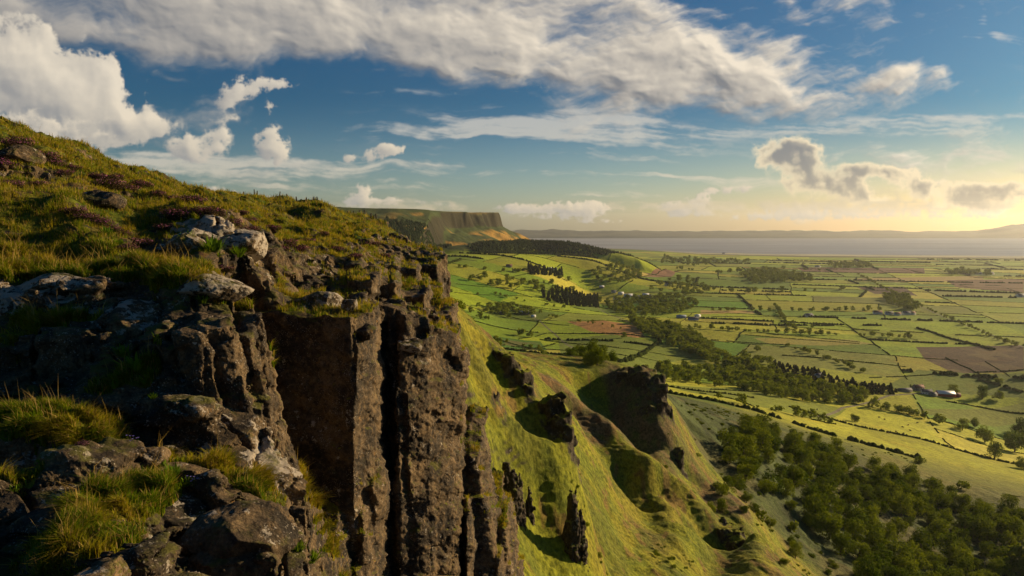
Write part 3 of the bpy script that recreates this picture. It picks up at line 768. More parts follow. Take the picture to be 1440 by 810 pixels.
def mid_paint(V, N):
    x, y, z = V.T; nz = N[:, 2]; n = fbm2(x/7, y/12, 4, s=111); n2 = fbm2(x/45, y/45, 3, s=113); nf = fbm(x/2, y/2, z/2, 3)
    rr_ = F_mid(x, y, z, want=True); rk = np.maximum(sstep(.34, .20, nz+nf*.12)*sstep(.6, .3, fbm2(x/9, y/9, 2, s=151)+.5), sstep(.9, .2, rr_)*sstep(.80, .62, nz+nf*.16))
    green = np.array((.185, .200, .016)); ochre = np.array((.250, .195, .030)); dark = np.array((.075, .088, .020)); heath = np.array((.120, .070, .060)); brac = np.array((.060, .082, .026))
    c = np.broadcast_to(green, (len(x), 3)).copy()
    # grass on the near slope; browner with heather farther down; bracken at the foot
    far = sstep(140, 260, y)
    w = (sstep(-.1, .45, n+n2*.5)*(.45+.35*far))[:, None]; c = c*(1-w)+ochre*w
    w = (sstep(.05, .4, fbm2(x/16, y/30, 3, s=117)+.1*far)*(.25+.5*sstep(100, 200, y)))[:, None]; c = c*(1-w)+heath*w
    w = (sstep(.1, .4, fbm2(x/9, y/9, 4, s=119))*.5)[:, None]; c = c*(1-w)+dark*w; w = (sstep(.0, .35, fbm2(x/4.2, y/4.2, 4, s=161)+.2*fbm2(x/30, y/30, 2, s=163))*.55)[:, None]; c = c*(1-w)+np.array((.095, .125, .018))*w; w = (sstep(.18, .42, fbm2(x/2.4, y/5, 4, s=165)+.25*fbm2(x/24, y/24, 2, s=167))*.7)[:, None]; c = c*(1-w)+np.array((.165, .095, .040))*w
    br = sstep(-15, 30, (y-285)*.6+(x-75)*.55+n2*25)[:, None]; bc = brac*(1+.9*n[:, None])
    bw = sstep(.05, .35, fbm2(x/26, y/26, 3, s=121))[:, None]*.6; bc = bc*(1-bw)+np.array((.135, .12, .05))*bw; c = c*(1-br)+bc*br
    c = c*(1+.25*nf[:, None]); 
    rc = np.stack([.060+.03*nf, .050+.025*nf, .040+.02*nf], 1); c = c*(1-rk[:, None])+rc*rk[:, None]
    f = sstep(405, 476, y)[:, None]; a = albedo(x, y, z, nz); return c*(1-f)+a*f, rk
c, rk = mid_paint(V, N)
def slope_material():
    m, nt, b = material('hill_slope', .95, .12)
    col = nt.attr('colour', 'Color'); rk = nt.attr('rock'); p = nt.geo('Position')
    n = nt.noise(p, .9, 6, .68); st = nt.noise(nt.vm('MULTIPLY', p, (1.4, .7, .5)), 1.6, 5, .7)
    f = nt.m('ADD', nt.m('MULTIPLY', n, .5), nt.m('MULTIPLY', st, .5))
    c = nt.mix(1., col, nt.mix(nt.ss(f, .36, .64), (.40, .43, .34), (1.35, 1.30, 1.2)), 'MULTIPLY')
    lich = nt.m('MULTIPLY', nt.ss(nt.noise(p, 1.5, 6, .7), .58, .66), rk); c = nt.mix(nt.m('MULTIPLY', lich, .5), c, (.30, .27, .23))
    moss = nt.m('MULTIPLY', nt.m('MULTIPLY', nt.ss(nt.noise(p, .5, 5, .6), .48, .60), rk), nt.ss(nt.sep(nt.geo('Normal'))[2], .25, .6)); c = nt.mix(moss, c, (.12, .13, .02))
    nt.l.new(c, b.inputs['Base Color']); bump(nt, b, f, .8, .55); return m
M_SLOPE = slope_material()
tag(link('hillside', mesh_np('hillside', V, F, M_SLOPE, attrs={'colour': c, 'rock': rk})), kind='structure', label='grassy landslip slope with dark crags below the cliff')
print('mid', len(V))
# ------------------------------------------------------------------ the cliff top and face near the viewpoint
_fp = [  # px, py, distance
 (0,186,46),(100,216,50),(200,249,58),(300,278,78),(420,296,125),(500,309,105),(560,326,84),(600,352,62),
 (0,195,95),(200,262,110),(350,305,190),(500,330,170),(600,370,110),
 (0,250,30),(100,252,34),(200,290,31),(300,300,38),(400,320,48),(480,335,54),(550,350,50),
 (0,304,18.0),(100,306,18.2),(200,318,20.5),(300,312,20.5),(380,350,24),(450,372,27),(520,378,33),(580,392,40),
 (0,358,16.3),(100,362,16.6),(165,355,17.2),(240,370,17.5),
 (0,380,14.8),(100,378,15.2),(200,375,16),(300,380,16.2),(350,405,18),(430,405,21.5),(480,400,25),(560,425,30),(620,440,34),
 (0,405,13.6),(100,405,13.8),(200,400,14.4),(280,408,14.2),(340,440,16.5),(430,440,19.5),(520,455,18.8),(600,478,18.8),(640,482,20),
 (0,470,12.8),(100,480,12.7),(200,470,12.6),(270,440,13),
 (0,560,11.6),(100,560,11.5),(200,560,11.3),(250,560,11.2),
 (0,598,10.0),(100,600,10.0),(170,625,10.2),(0,640,9.0),(100,650,9.0),(200,660,9.6),(300,660,9.8),(360,690,9.9),
 (0,720,7.7),(100,720,7.7),(200,725,7.9),(300,730,8.2),(380,745,9.2),(0,810,6.4),(200,810,6.2),(380,810,7.0),(0,860,5.5),(300,860,5.6),(500,900,5.5),
 (-120,150,44),(-120,300,19),(-120,400,13.5),(-120,600,10),(-120,800,6.6),(-380,130,44),(-380,300,19.5),(-380,400,13.8),(-380,600,10.4),(-380,800,7)]
_fw = np.array([P(*c) for c in _fp])
_ft = TPS(2.5*_fw[:, 0]/_fw[:, 1], np.log(_fw[:, 1])*1.2, _fw[:, 2]/_fw[:, 1])
_fg = Grid2(lambda a, b: _ft(2.5*a, b*1.2), -1.1, .25, 420, math.log(3.5), math.log(260), 640)
def top_h(x, y):
    u = x/y; w = np.log(y); t = _fg(u, w); return t*y
# plan outline of the solid ground: near edge, gully, dark wall, columns, then the long edge running away
def q(px, d, py=600): return pxy(px, d, py)
OUT = [(-14,2.5),(-1.2,2.5),q(450,5.6,810),q(420,8.6,760),q(402,10.3,690),q(386,11.2,650),q(352,12.4,560),q(332,14.2,500),q(330,17.0),q(330,19.2),q(470,18.9),q(498,18.0),q(548,21.0),q(556,21.2),
       q(562,20.5),q(590,21.3),q(622,22.3),q(645,23.4),q(650,24.8),q(640,28,480),q(632,31,450),q(624,36,430),q(610,42,400),q(592,50,375),q(578,60,352),q(562,75,340),q(530,95,330),q(490,140,330),q(440,240,330),(-200,240),(-60,20)]
OUT = np.array(OUT, float)
ROCKS = []       # foot, top z, batter, slope, bottom, column size
def rk(px0, px1, d, dep, top_py, top_d=None, batter=.05, slope=(0, 0), bottom=-22., size=.8, skew=0., py=600, shear=0., back=8):
    a = np.array(q(px0, d+skew, py)); b = np.array(q(px1, d, py)); r = np.random.default_rng(len(ROCKS)+40)
    c = np.array(q(px1+back, d+dep, py)); e = np.array(q(px0, d+dep+skew, py))
    foot = np.stack([a, (a+b)/2+np.array((0, -.12*r.random()*size)), b, b+(c-b)*.5+np.array((.1, 0))*size, c, e])
    ROCKS.append((foot, pz((px0+px1)/2, top_py, top_d or d), batter, slope, bottom, size, shear))
# left buttress: leaning pillars whose right hand faces catch the sun
rk(226,258,11.7,2.4,480,11.9,.02,(.0,.05),size=.7,shear=.16)
rk(254,290,11.4,2.6,462,12.0,.02,(.05,.1),size=.9,shear=.18)
rk(290,326,11.7,2.8,448,12.3,.03,(.0,.1),size=.9,shear=.19)
rk(322,352,12.2,2.6,458,12.7,.03,(-.1,.1),size=.9,shear=.20,back=14)
rk(356,388,11.0,1.8,672,11.3,.08,(-.3,.1),size=.7,shear=.14)
rk(205,232,11.4,2.0,520,11.6,.05,(.1,.1),size=.6,shear=.1)
# blocks with lichen on top of the dark wall
rk(418,470,20.0,3.0,418,20.4,.02,(.02,.03),size=.9,bottom=-9)
rk(468,512,19.7,3.2,424,20.1,.02,(.03,.04),size=.7,bottom=-9)
rk(336,430,19.6,3.0,436,20.0,.02,(.0,.05),size=1.4)
rk(330,496,17.9,3.0,441,18.3,.01,(0,.05),size=1.6,skew=1.0,back=47)
rk(559,600,21.4,3.0,474,21.4,.03,(-.03,.05),size=.9,skew=-.9,back=24)
rk(594,637,22.8,3.6,484,22.8,.03,(-.12,.06),size=.9,skew=-1.1)
# stepped crags up the far edge
for a in ((470,520,23,3,392,.7),(515,560,26,4,398,.9),(556,600,30,5,405,1.),(585,618,34,6,415,1.1),(600,632,29,5,446,1.),(545,590,36,5,372,1.2),(578,618,44,7,366,1.3),(575,598,52,6,358,1.4),
          (330,362,24,3,362,.7),(380,412,25,2.5,360,.7),(440,470,26,3,372,.8),(480,505,30,3,366,.9)):
    rk(a[0],a[1],a[2],a[3],a[4],None,.03,(-.03,.06),-26,a[5],py=420)
# lower tier beyond the column foot, stained pale
rk(640,676,26,5,640,25,.16,(-.25,.1),-40,.9,py=700)
rk(660,704,27,6,735,27,.12,(-.2,.1),-40,1.0,py=740)
rk(690,712,27,5,790,27,.1,(-.2,.1),-40,.9,py=780)
# footing of the gully
rk(380,470,14.5,6,800,15.5,.25,(0,.55),-20,.9,py=760)
rk(392,425,13.2,3,742,13.6,.3,(0,.3),-20,.7,py=740)
rk(544,566,21.0,3,640,21.2,.1,(0,.2),-20,.6)
rk(395,500,18.6,2.5,770,18.8,.5,(0,.4),-24,.8,py=760)
def surf(px, py, d): p = P(px, py, d); return p
# rocky ground showing through the turf: centre, radii (m), strength
BARE = [(surf(300,325,20.5),1.6,1.2,1.),(surf(250,345,19.5),1.3,1.,.8),(surf(285,392,15.5),1.3,.8,1.),(surf(330,350,21),1.5,1.5,.8),(surf(120,270,30),4,3,.7),(surf(20,235,32),3,3,.7),(surf(60,400,13.8),2.2,.8,1.),(surf(150,420,13.4),2.4,1.0,1.),
        (surf(400,385,23),2.,2.,1.),(surf(450,380,26),3,3,.9),(surf(500,390,30),3.5,4,.9),(surf(560,385,38),4,6,.9),(surf(590,370,48),5,8,.9),(surf(570,340,62),6,9,.8),(surf(530,360,42),5,5,.5),(surf(350,400,19),1.6,1.6,.9),(surf(200,350,18),1.5,.7,.5),
        (surf(240,300,27),1.5,1.2,.6),(surf(520,430,21.5),2.2,2.2,1.),(surf(570,430,25),2.6,3.5,1.),(surf(605,430,30),2.6,5,1.),(surf(460,405,22),1.6,1.6,.8)]
# turf shelves in the rocky lower part
SHELF = [(surf(85,614,9.9),1.15,.5),(surf(10,620,9.8),.6,.5),(surf(250,665,9.7),.45,.25),(surf(315,678,9.75),.75,.3),(surf(370,712,9.6),.35,.35),(surf(165,728,7.9),.5,.6),(surf(120,785,6.9),.6,.5),(surf(215,700,8.6),.4,.3),
         (surf(188,525,11.5),.45,.28),(surf(270,432,13.9),.9,.3),(surf(12,385,14.6),.7,.6),(surf(50,480,12.8),.7,.3),(surf(30,700,8.1),.25,.2),(surf(110,460,13),.5,.2),(surf(150,560,11.3),.4,.15)]
def shelf(x, y):
    r = np.zeros(np.shape(x))
    for c, a, b in SHELF: r = np.maximum(r, np.exp(-((x-c[0])/a)**4-((y-c[1])/b)**4))
    return r
EARTH = [(surf(50,262,29),5.5,4.),(surf(120,290,22),1.6,1.2),(surf(215,345,18.5),1.6,.8),(surf(260,360,17.5),1.2,.5),(surf(20,300,20),.8,.8)]
PALE = [(surf(300,325,20.5),1.8,1.3,1.),(surf(285,392,15.5),1.5,.9,1.),(surf(60,405,13.7),2.0,.8,.8),(surf(150,420,13.4),1.6,.6,.6),(surf(440,425,20.),.9,1.0,.9),(surf(600,480,19.),.9,.9,.7),(surf(375,700,10.),.5,.5,1.),(surf(395,720,11.),.6,.8,1.)]
def bare(x, y):
    r = np.zeros(np.shape(x))
    for c, a, b, w in BARE: r = np.maximum(r, w*np.exp(-((x-c[0])/a)**2-((y-c[1])/b)**2))
    return r
def F_cliff(x, y, z, coarse=False):
    h = top_h(x, y); s = sd_poly(x, y, OUT)
    lean = np.clip(-3-z, 0, 40)*.035
    if coarse:
        f = np.maximum((z-h)*.75, s-lean)
        for foot, top, bat, slope, bot, size, she in ROCKS: f = np.minimum(f, prism(x-she*np.clip(top-z, -1, 5), y, z, foot, top, bot, bat, slope))
        return f
    k = np.clip(y/18, .6, 3.); b = bare(x, y)
    steep = sstep(.55, .9, np.abs((top_h(x, y+.15*k)-h)/(.15*k)))   # rocky where the ground is steep
    lower = sstep(15., 14., y); sh = shelf(x, y)
    rocky = np.clip(np.maximum(np.maximum(b, steep*sstep(60, 40, y)), lower)*(1-sh*lower), 0, 1)
    hum = fbm2(x/1.7, y/1.7, 3, s=201)*.34*k**.7+fbm2(x/5, y/5, 2, s=203)*.40*k+fbm2(x/.45, y/.45, 3, s=205)*.07*k
    blk = fbm(x/1.3, y/1.3, z/.7, 4, .55)*.55+columns(x, y, z, .85, .30, 9, vert=.6, groove=.5)*1.0
    hum = hum+sh*lower*.12
    f = (z-h-hum*(1-rocky*.6))*.75+blk*rocky
    sz = np.clip(y/19, .75, 2.4)
    colm = columns(x/sz, y/sz, z/sz, 1.25, .42, 3, vert=1.7, soft=.06)*sz
    rough = fbm(x*1.1/sz, y*1.1/sz, z*.8/sz, 5, .5)*.30*sz
    f = smax(f, s-lean+colm*1.15+rough, .12)
    near = np.full(np.shape(x), 1e9); cf = np.full(np.shape(x), .42)
    for foot, top, bat, slope, bot, size, she in ROCKS:
        c = foot.mean(0); R = np.abs(foot-c).max()+3+8*bat+9*she
        m = (np.abs(x-c[0]) < R) & (np.abs(y-c[1]) < R)
        if m.any():
            pv_ = prism(x[m]-she*np.clip(top-z[m], -1, 5), y[m], z[m], foot, top+fbm2(x[m]/.5, y[m]/.5, 2, s=211)*.12, bot, bat, slope); mm = pv_ < near[m]; near[m] = np.minimum(near[m], pv_); q_ = cf[m]; q_[mm] = .10 if size > 1.45 else .42; cf[m] = q_
    return smin(f, near+colm*cf+rough*(.25+cf*1.2), .03)
V, F = cached('cliff', lambda: nets(F_cliff, -1.16, .04, 4.6, 230., -.70, .30, .0034, lambda y: .75*np.clip(y/19, .75, 2.4)+.1))
print('cliff', len(V))
near = V[F].mean(1)[:, 1] < 62
def detail(V, F, lev):
    for _ in range(lev): V, F = subdivide(V, F)
    N = vnormals(V, F); x, y, z = V.T; k = np.clip(y/14, .5, 3.)
    st = sstep(.80, .45, N[:, 2])
    n = fbm(x/(.34*k), y/(.34*k), z/(.26*k), 5, .58)
    cr = 1-np.abs(vnoise(x/(.23*k)+n, y/(.23*k), z/(.34*k)+n))            # ridged cracks
    d = (n*.10-(cr > .93)*.02)*k*(st*.9+.25)
    return V+N*d[:, None], F
V1, F1 = drop_unused(V, F[near]); V1, F1 = detail(V1, F1, 1)
V2, F2 = drop_unused(V, F[~near]); V2, F2 = detail(V2, F2, 0)
def cliff_paint(V, F):
    N = vnormals(V, F); x, y, z = V.T
    n = fbm(x/1.1, y/1.1, z/1.1, 4); n2 = fbm2(x/3.7, y/3.7, 3, s=221); b = bare(x, y); nz = N[:, 2]
    earth = 0*x
    for c_, a_, b_ in EARTH: earth = np.maximum(earth, np.exp(-((x-c_[0])/a_)**2-((y-c_[1])/b_)**2))
    earth = sstep(.25, .7, earth+n*.35+n2*.2)
    k = np.clip(y/20, .5, 2.)
    g = sstep(.52, .74, nz+.20*n-.38*b-.04); g = g*sstep(-.62, -.25, n2*.6+n*.5+.15*(y > 24)-.9*b+.02*np.minimum(y, 40)-.3*(z < -3.5)*(y < 30))
    lo = sstep(15., 14., y)*sstep(.9, -.2, z-(-1.0)+(y-12)*.0); sh = shelf(x, y); g = np.where(lo > 0, g*(1-lo)+lo*np.maximum(sstep(.35, .6, sh+n*.35)*sstep(.2, .5, nz), g*.0+.9*sstep(.1, .45, n2+n*.4-.1)*sstep(.7, .9, nz)*.35), g)
    far = sstep(26, 40, y); g = np.clip(g+far*sstep(.45, .65, nz)*(1-b)*.8, 0, 1)
    pale = sstep(.25, .8, np.maximum.reduce([w*np.exp(-((x-c_[0])/a_)**2-((y-c_[1])/b_)**2) for c_, a_, b_, w in PALE])+n*.25)
    return N, np.clip(g, 0, 1), earth, pale
ROCKFACE = []
def cliff_material():
    m, nt, b = material('cliff_rock_and_turf', .92, .12)
    p = nt.geo('Position'); g = nt.attr('turf'); nz = nt.sep(nt.geo('Normal'))[2]
    n1 = nt.noise(p, .9, 8, .62); n2 = nt.noise(p, 5., 7, .66); n3 = nt.noise(p, 24., 5, .7)
    rock = nt.mix(nt.ss(n1, .38, .66), (.032, .027, .022), (.138, .098, .056))
    rock = nt.mix(nt.ss(n2, .50, .72, 0, .7), rock, (.22, .150, .078))
    rock = nt.mix(nt.ss(n2, .50, .34, 0, .8), rock, (.024, .020, .016))
    rock = nt.mix(1., rock, nt.mix(nt.ss(n3, .3, .7), (.6, .6, .6), (1.5, 1.45, 1.4)), 'MULTIPLY')
    # lichen: pale crusts, mostly on upper edges
    lz = nt.noise(p, .42, 4, .6); sp = nt.noise(nt.vm('ADD', p, nt.vm('SCALE', nt.noise(p, 6, 3, .6, col=True), .2)), 4.2, 5, .72)
    thr = nt.m('SUBTRACT', nt.m('MULTIPLY_ADD', nt.attr('pale'), -.20, .69), nt.m('ADD', nt.m('MULTIPLY', nt.ss(lz, .42, .66), .10), nt.m('MULTIPLY', nt.ss(nz, .1, .9), .055)))
    li = nt.ss(nt.m('SUBTRACT', sp, thr), 0., .03); spk = nt.m('MULTIPLY', nt.ss(nt.vor(p, 21., 'F1'), .30, .18), nt.ss(nt.noise(p, 1.7, 4, .7), .46, .60))
    lc = nt.mix(nt.noise(p, 9, 3, .5), (.24, .205, .165), (.50, .44, .37))
    rock = nt.mix(nt.m('MULTIPLY', nt.m('MAXIMUM', li, nt.m('MULTIPLY', spk, .8)), .88), rock, lc)
    org = nt.ss(nt.noise(nt.vm('ADD', p, (7, 3, 1)), 2.6, 5, .7), .66, .72); rock = nt.mix(nt.m('MULTIPLY', org, .5), rock, (.36, .17, .03))
    ms = nt.m('MULTIPLY', nt.ss(nt.noise(nt.vm('ADD', p, (3, 9, 4)), 1.3, 6, .7), .50, .62), nt.ss(nz, .15, .6)); rock = nt.mix(nt.m('MULTIPLY', ms, .75), rock, (.085, .085, .014))
    gn = nt.noise(p, .35, 5, .6); gm = nt.noise(p, 3.2, 5, .7)
    turf = nt.mix(nt.ss(gn, .36, .62), (.085, .120, .010), (.220, .195, .020)); turf = nt.mix(nt.ss(gm, .36, .66), nt.mix(1., turf, (.35, .36, .35), 'MULTIPLY'), turf)
    hth = nt.ss(nt.noise(nt.vm('ADD', p, (40, 0, 9)), .40, 5, .68), .53, .62); turf = nt.mix(nt.m('MULTIPLY', hth, .7), turf, (.055, .030, .030))
    dirt = nt.ss(nt.noise(nt.vm('ADD', p, (4, 60, 9)), .5, 5, .68), .60, .68); turf = nt.mix(nt.m('MULTIPLY', dirt, .8), turf, (.10, .062, .036))
    turf = nt.mix(nt.attr('earth'), turf, nt.mix(gm, (.10, .050, .026), (.24, .135, .060)))
    ge = nt.ss(nt.m('ADD', g, nt.m('MULTIPLY', nt.m('SUBTRACT', n2, .5), .8)), .42, .58)
    nt.l.new(nt.mix(ge, rock, turf), b.inputs['Base Color'])
    h = nt.m('ADD', nt.m('MULTIPLY', n2, 1.), nt.m('MULTIPLY', n3, .35)); bump(nt, b, h, .9, .09); return m
M_CLIFF = cliff_material()
N1, g1, ea1, pa1 = cliff_paint(V1, F1); N2, g2, ea2, pa2 = cliff_paint(V2, F2)
cl = link('cliff', mesh_np('cliff', V1, F1, M_CLIFF, attrs={'turf': g1, 'earth': ea1, 'pale': pa1})); tag(cl, kind='structure', label='dark basalt cliff with lichen and grass ledges')
hl = link('hilltop', mesh_np('hilltop', V2, F2, M_CLIFF, attrs={'turf': g2, 'earth': ea2, 'pale': pa2})); tag(hl, kind='structure', label='grassy hilltop rising above the cliff')
# ------------------------------------------------------------------ trees, hedges and bushes
def leaf_material(name, c0, c1, tr=.25):
    m = bpy.data.materials.new(name); m.use_nodes = True; nt = NT(m.node_tree); nt.n.clear()
    oi = nt.n.new('ShaderNodeObjectInfo').outputs['Random']; p = nt.geo('Position')
    f = nt.m('ADD', nt.m('MULTIPLY', nt.noise(p, .25, 3, .6), .7), nt.m('MULTIPLY', oi, .35))
    col = nt.mix(nt.ss(f, .25, .80), c0, c1)
    d = nt.n.new('ShaderNodeBsdfDiffuse'); t = nt.n.new('ShaderNodeBsdfTranslucent'); nt.l.new(col, d.inputs[0])
    nt.l.new(nt.mix(1., col, (1.25, 1.2, .5), 'MULTIPLY'), t.inputs[0])
    x = nt.n.new('ShaderNodeMixShader'); x.inputs[0].default_value = tr; nt.l.new(d.outputs[0], x.inputs[1]); nt.l.new(t.outputs[0], x.inputs[2])
    o = nt.n.new('ShaderNodeOutputMaterial'); nt.l.new(x.outputs[0], o.inputs[0]); return m
M_LEAF = leaf_material('broad_leaves', (.058, .095, .012), (.20, .235, .022), .25)
M_CONE = leaf_material('dark_needles', (.020, .032, .012), (.045, .062, .018), .1)
M_HEDGE = leaf_material('hedge_leaves', (.030, .048, .010), (.085, .100, .018), .15)
M_BARK, _nt, _b = material('bark'); _b.inputs['Base Color'].default_value = (.06, .045, .032, 1)
def leaves(centres, radii, dens, size, r, outward=1.25, squash=.8):
    """small leaf-clump triangles on and in the lobes of a crown"""
    P0 = []; N0 = []
    for c, rad in zip(centres, radii):
        n = max(12, int(dens*rad*rad)); d = r.normal(size=(n, 3)); d /= np.linalg.norm(d, axis=1)[:, None]
        k = rad*(1-.28*r.random(n)**2)*(1+.10*r.normal(size=n)); P0.append(c+d*k[:, None]*(1, 1, squash)); N0.append(d)
    Pn = np.concatenate(P0); Nn = np.concatenate(N0); n = len(Pn)
    Nn = Nn*outward+r.normal(size=(n, 3))*.45; Nn /= np.linalg.norm(Nn, axis=1)[:, None]
    t = np.cross(Nn, r.normal(size=(n, 3))); t /= np.linalg.norm(t, axis=1)[:, None]+1e-9; b = np.cross(Nn, t)
    s = size*(.6+.8*r.random(n))[:, None]
    V = np.stack([Pn+t*s, Pn-t*s*.5+b*s*.85, Pn-t*s*.5-b*s*.85], 1).reshape(-1, 3)
    return V, np.arange(len(V)).reshape(-1, 3)
def tube(p0, p1, r0, r1, k=6):
    p0 = np.array(p0, float); p1 = np.array(p1, float); d = p1-p0; d /= np.linalg.norm(d)
    a = np.cross(d, (0.3, .9, .2)); a /= np.linalg.norm(a); b = np.cross(d, a); t = np.linspace(0, 2*math.pi, k, endpoint=False)
    ring = np.cos(t)[:, None]*a+np.sin(t)[:, None]*b
    V = np.concatenate([p0+ring*r0, p1+ring*r1]); i = np.arange(k); j = (i+1) % k
    return V, np.concatenate([np.stack([i, j, j+k, i+k], 1)])
def join(parts):
    V = []; F = []; n = 0
    for v, f in parts: V.append(v); F.append(f+n); n += len(v)
    return np.concatenate(V), np.concatenate(F)
def broadleaf(seed, dens, size, wide=1.):
    """unit crown about 1 across; returns trunk and crown meshes"""
    r = np.random.default_rng(seed); H = r.uniform(.72, .92)/wide; n = r.integers(9, 14)
    C0 = [np.array((0, 0, H*.50))]; R0 = [.30]
    for i in range(n):
        a = r.uniform(0, 2*math.pi); q_ = r.uniform(.12, .36); h = r.uniform(.20, .85)*H
        k = 1-.6*max(0, (h/H-.6)/.4); C0.append(np.array((math.cos(a)*q_*k, math.sin(a)*q_*k, h))); R0.append(r.uniform(.12, .21))
    V, F = leaves(C0, R0, dens, size, r)
    parts = [tube((0, 0, -.06), (.01, 0, H*.34), .035, .026)]
    for i in range(1, 6): parts.append(tube((.01, 0, H*.28), C0[i]*(.8, .8, .95), .018, .006, 5))
    Vt, Ft = join(parts)
    return mesh_np('tree_trunk', Vt, Ft, M_BARK), mesh_np('tree_crown', V, F, M_LEAF, smooth=False), (V, F)
def conifer(seed, dens, size):
    r = np.random.default_rng(seed); C0 = []; R0 = []
    for i in range(9):
        h = .22+i*.145; w = .30*(1-(i/10.)**1.7)
        for k in range(max(1, int(6*w/.18))):
            a = r.uniform(0, 6.28); C0.append(np.array((math.cos(a)*w*.55, math.sin(a)*w*.55, h+r.uniform(-.04, .04)))); R0.append(w*.55+.03)
    V, F = leaves(C0, R0, dens, size, r, squash=.7); Vt, Ft = join([tube((0, 0, -.05), (0, 0, 1.4), .03, .006)])
    return mesh_np('tree_trunk', Vt, Ft, M_BARK), mesh_np('tree_crown', V, F, M_CONE, smooth=False), (V, F)
def bushy(seed, dens, size, mat):
    r = np.random.default_rng(seed); C0 = [np.array((0, 0, .22))]; R0 = [.26]
    for i in range(7):
        a = r.uniform(0, 6.28); k = r.uniform(.15, .32); C0.append(np.array((math.cos(a)*k, math.sin(a)*k, r.uniform(.1, .36)))); R0.append(r.uniform(.12, .2))
    V, F = leaves(C0, R0, dens, size, r); return mesh_np('bush_leaves', V, F, mat, smooth=False), (V, F)
BL = [broadleaf(100+i, 5200, .026) for i in range(7)]
BLF = [broadleaf(200+i, 1500, .050) for i in range(4)]
CN = [conifer(300+i, 3000, .045) for i in range(4)]
BU = [bushy(400+i, 3200, .036, M_LEAF) for i in range(5)]
TREES = []       # x, y, z, width, kind, label, group
_r = np.random.default_rng(77)
def add_tree(px, py, w, kind='b', label=None, group='trees scattered over the fields'):
    h = hit(px, py)
    if h is None: return
    TREES.append((h[0], h[1], h[2], w*h[1]/FOC, kind, label, group))
def land_z(x, y):
    if y < 470:
        a, b = np.array([x]), np.array([y]); return float(_mg(a/b, np.log(b))[0]+_sg(a/b, np.log(b))[0]*(y > 60)*(y < 420))
    return float(ground(np.array([x]), np.array([y]))[0])
def hit2(px, py, y0=150.):
    u, t = ray(px, py); ys = np.exp(np.linspace(math.log(y0), math.log(9000), 1000)); g = np.where(ys < 470, _mg(u+0*ys, np.log(ys)), ground(u*ys, ys, False))
    b = np.nonzero((t*ys < g))[0]
    if len(b) == 0: return None
    return (float(u*ys[b[0]]), float(ys[b[0]]))
def wood(poly, space, wid, kind, label, group, var=.3, keep=1.):
    Pw = np.array([hit2(*p) for p in poly]); x0, y0 = Pw.min(0); x1, y1 = Pw.max(0); pts = []
    n = int((x1-x0)*(y1-y0)/(space*space)*4)
    X = _r.uniform(x0, x1, n); Y = _r.uniform(y0, y1, n); ok = sd_poly(X, Y, Pw) < 0
    grid = {}
    for x, y in zip(X[ok], Y[ok]):
        k = (int(x//space), int(y//space)); bad = False
        for i in (-1, 0, 1):
            for j in (-1, 0, 1):
                for a, b in grid.get((k[0]+i, k[1]+j), ()):
                    if (a-x)**2+(b-y)**2 < (space*.82)**2: bad = True
        if bad: continue
        grid.setdefault(k, []).append((x, y))
        if _r.random() > keep: continue
        TREES.append((x, y, land_z(x, y), wid*_r.uniform(1-var, 1+var), kind if kind != 'm' else ('c' if _r.random() < .3 else 'b'), label, group))
def row(pts, space, wid, kind, label, group, jit=.5, keep=.85):
    W = [hit2(*p) for p in pts]
    for (ax, ay), (bx, by) in zip(W[:-1], W[1:]):
        L = math.hypot(bx-ax, by-ay); n = int(L/space)
        for i in range(n):
            if _r.random() > keep: continue
            t = (i+_r.uniform(.1, .9))/n; x = ax+(bx-ax)*t+_r.normal()*space*jit*.3; y = ay+(by-ay)*t+_r.normal()*space*jit*.3
            TREES.append((x, y, land_z(x, y), wid*_r.uniform(.6, 1.35), kind, label, group))
# single trees one can point to
for a in ((1340,554,24,'b','broad lone oak behind the red walled farm barn'),
          (1381,561,29,'b','wide dark tree just beyond the farm with the red barn'),(1403,562,16,'b','smaller round tree beside the wide one beyond the farm'),
          (1202,593,22,'b','lone round tree on the bright pasture between two hedges'),(1043,568,18,'b','pale lone tree on the pasture above the bracken slope'),
          (1292,652,22,'b','dark lone thorn tree in the hollow of the lowest pasture'),(1111,619,22,'b','tree standing apart at the top corner of the slope wood'),
          (1354,688,19,'b','small round tree above the lower edge of the slope wood'),(1229,574,19,'b','first tree of the row leading from the conifer belt'),
          (1319,596,20,'b','single rounded tree at the end of the field tree row'),(1353,605,30,'b','broad spreading tree casting a long shadow on the pasture'),
          (1371,601,22,'b','tree with a thin top behind the broad spreading one'),(1385,622,38,'b','large dense tree in the corner clump by the pasture'),
          (1399,645,33,'b','rounded dark tree standing in front of the corner clump'),(1427,636,44,'b','massive tree of the corner clump at the field end'),(1438,612,40,'b','tall back tree of the corner clump'),(1440,660,30,'b','low tree under the corner clump beside the pasture'),
          (1405,541,14,'b','lone bush like tree on the hedge behind the farm'),(1012,560,11,'b','small thorn tree at the hill foot below the dome crag'),
          (733,472,16,'b','pair tree, larger, beside the smooth green field'),(745,474,11,'b','pair tree, smaller, beside the smooth green field'),(831,500,16,'b','dark bushy tree by the lane at the big pasture'),(813,490,7,'b','tiny tree by the lane above the big pasture'),(877,475,10,'b','round tree in front of the corn field edge'),
          (1064,494,12,'b','lone tree in the field left of the hedge corner'),(1412,482,9,'b','lone tree on the straight railway line'),(1142,461,6,'b','small tree in the narrow meadow'),(1115,454,5,'b','tiny tree at the narrow meadow hedge')):
    add_tree(*a[:5], group=None)
for px, py, w in ((1245,577,15),(1262,580,16),(1274,582,17),(1285,585,15),(1300,589,14)): add_tree(px, py, w, 'b', 'tree with bare trunk in the open row above the pasture', 'open row of trees above the pasture')
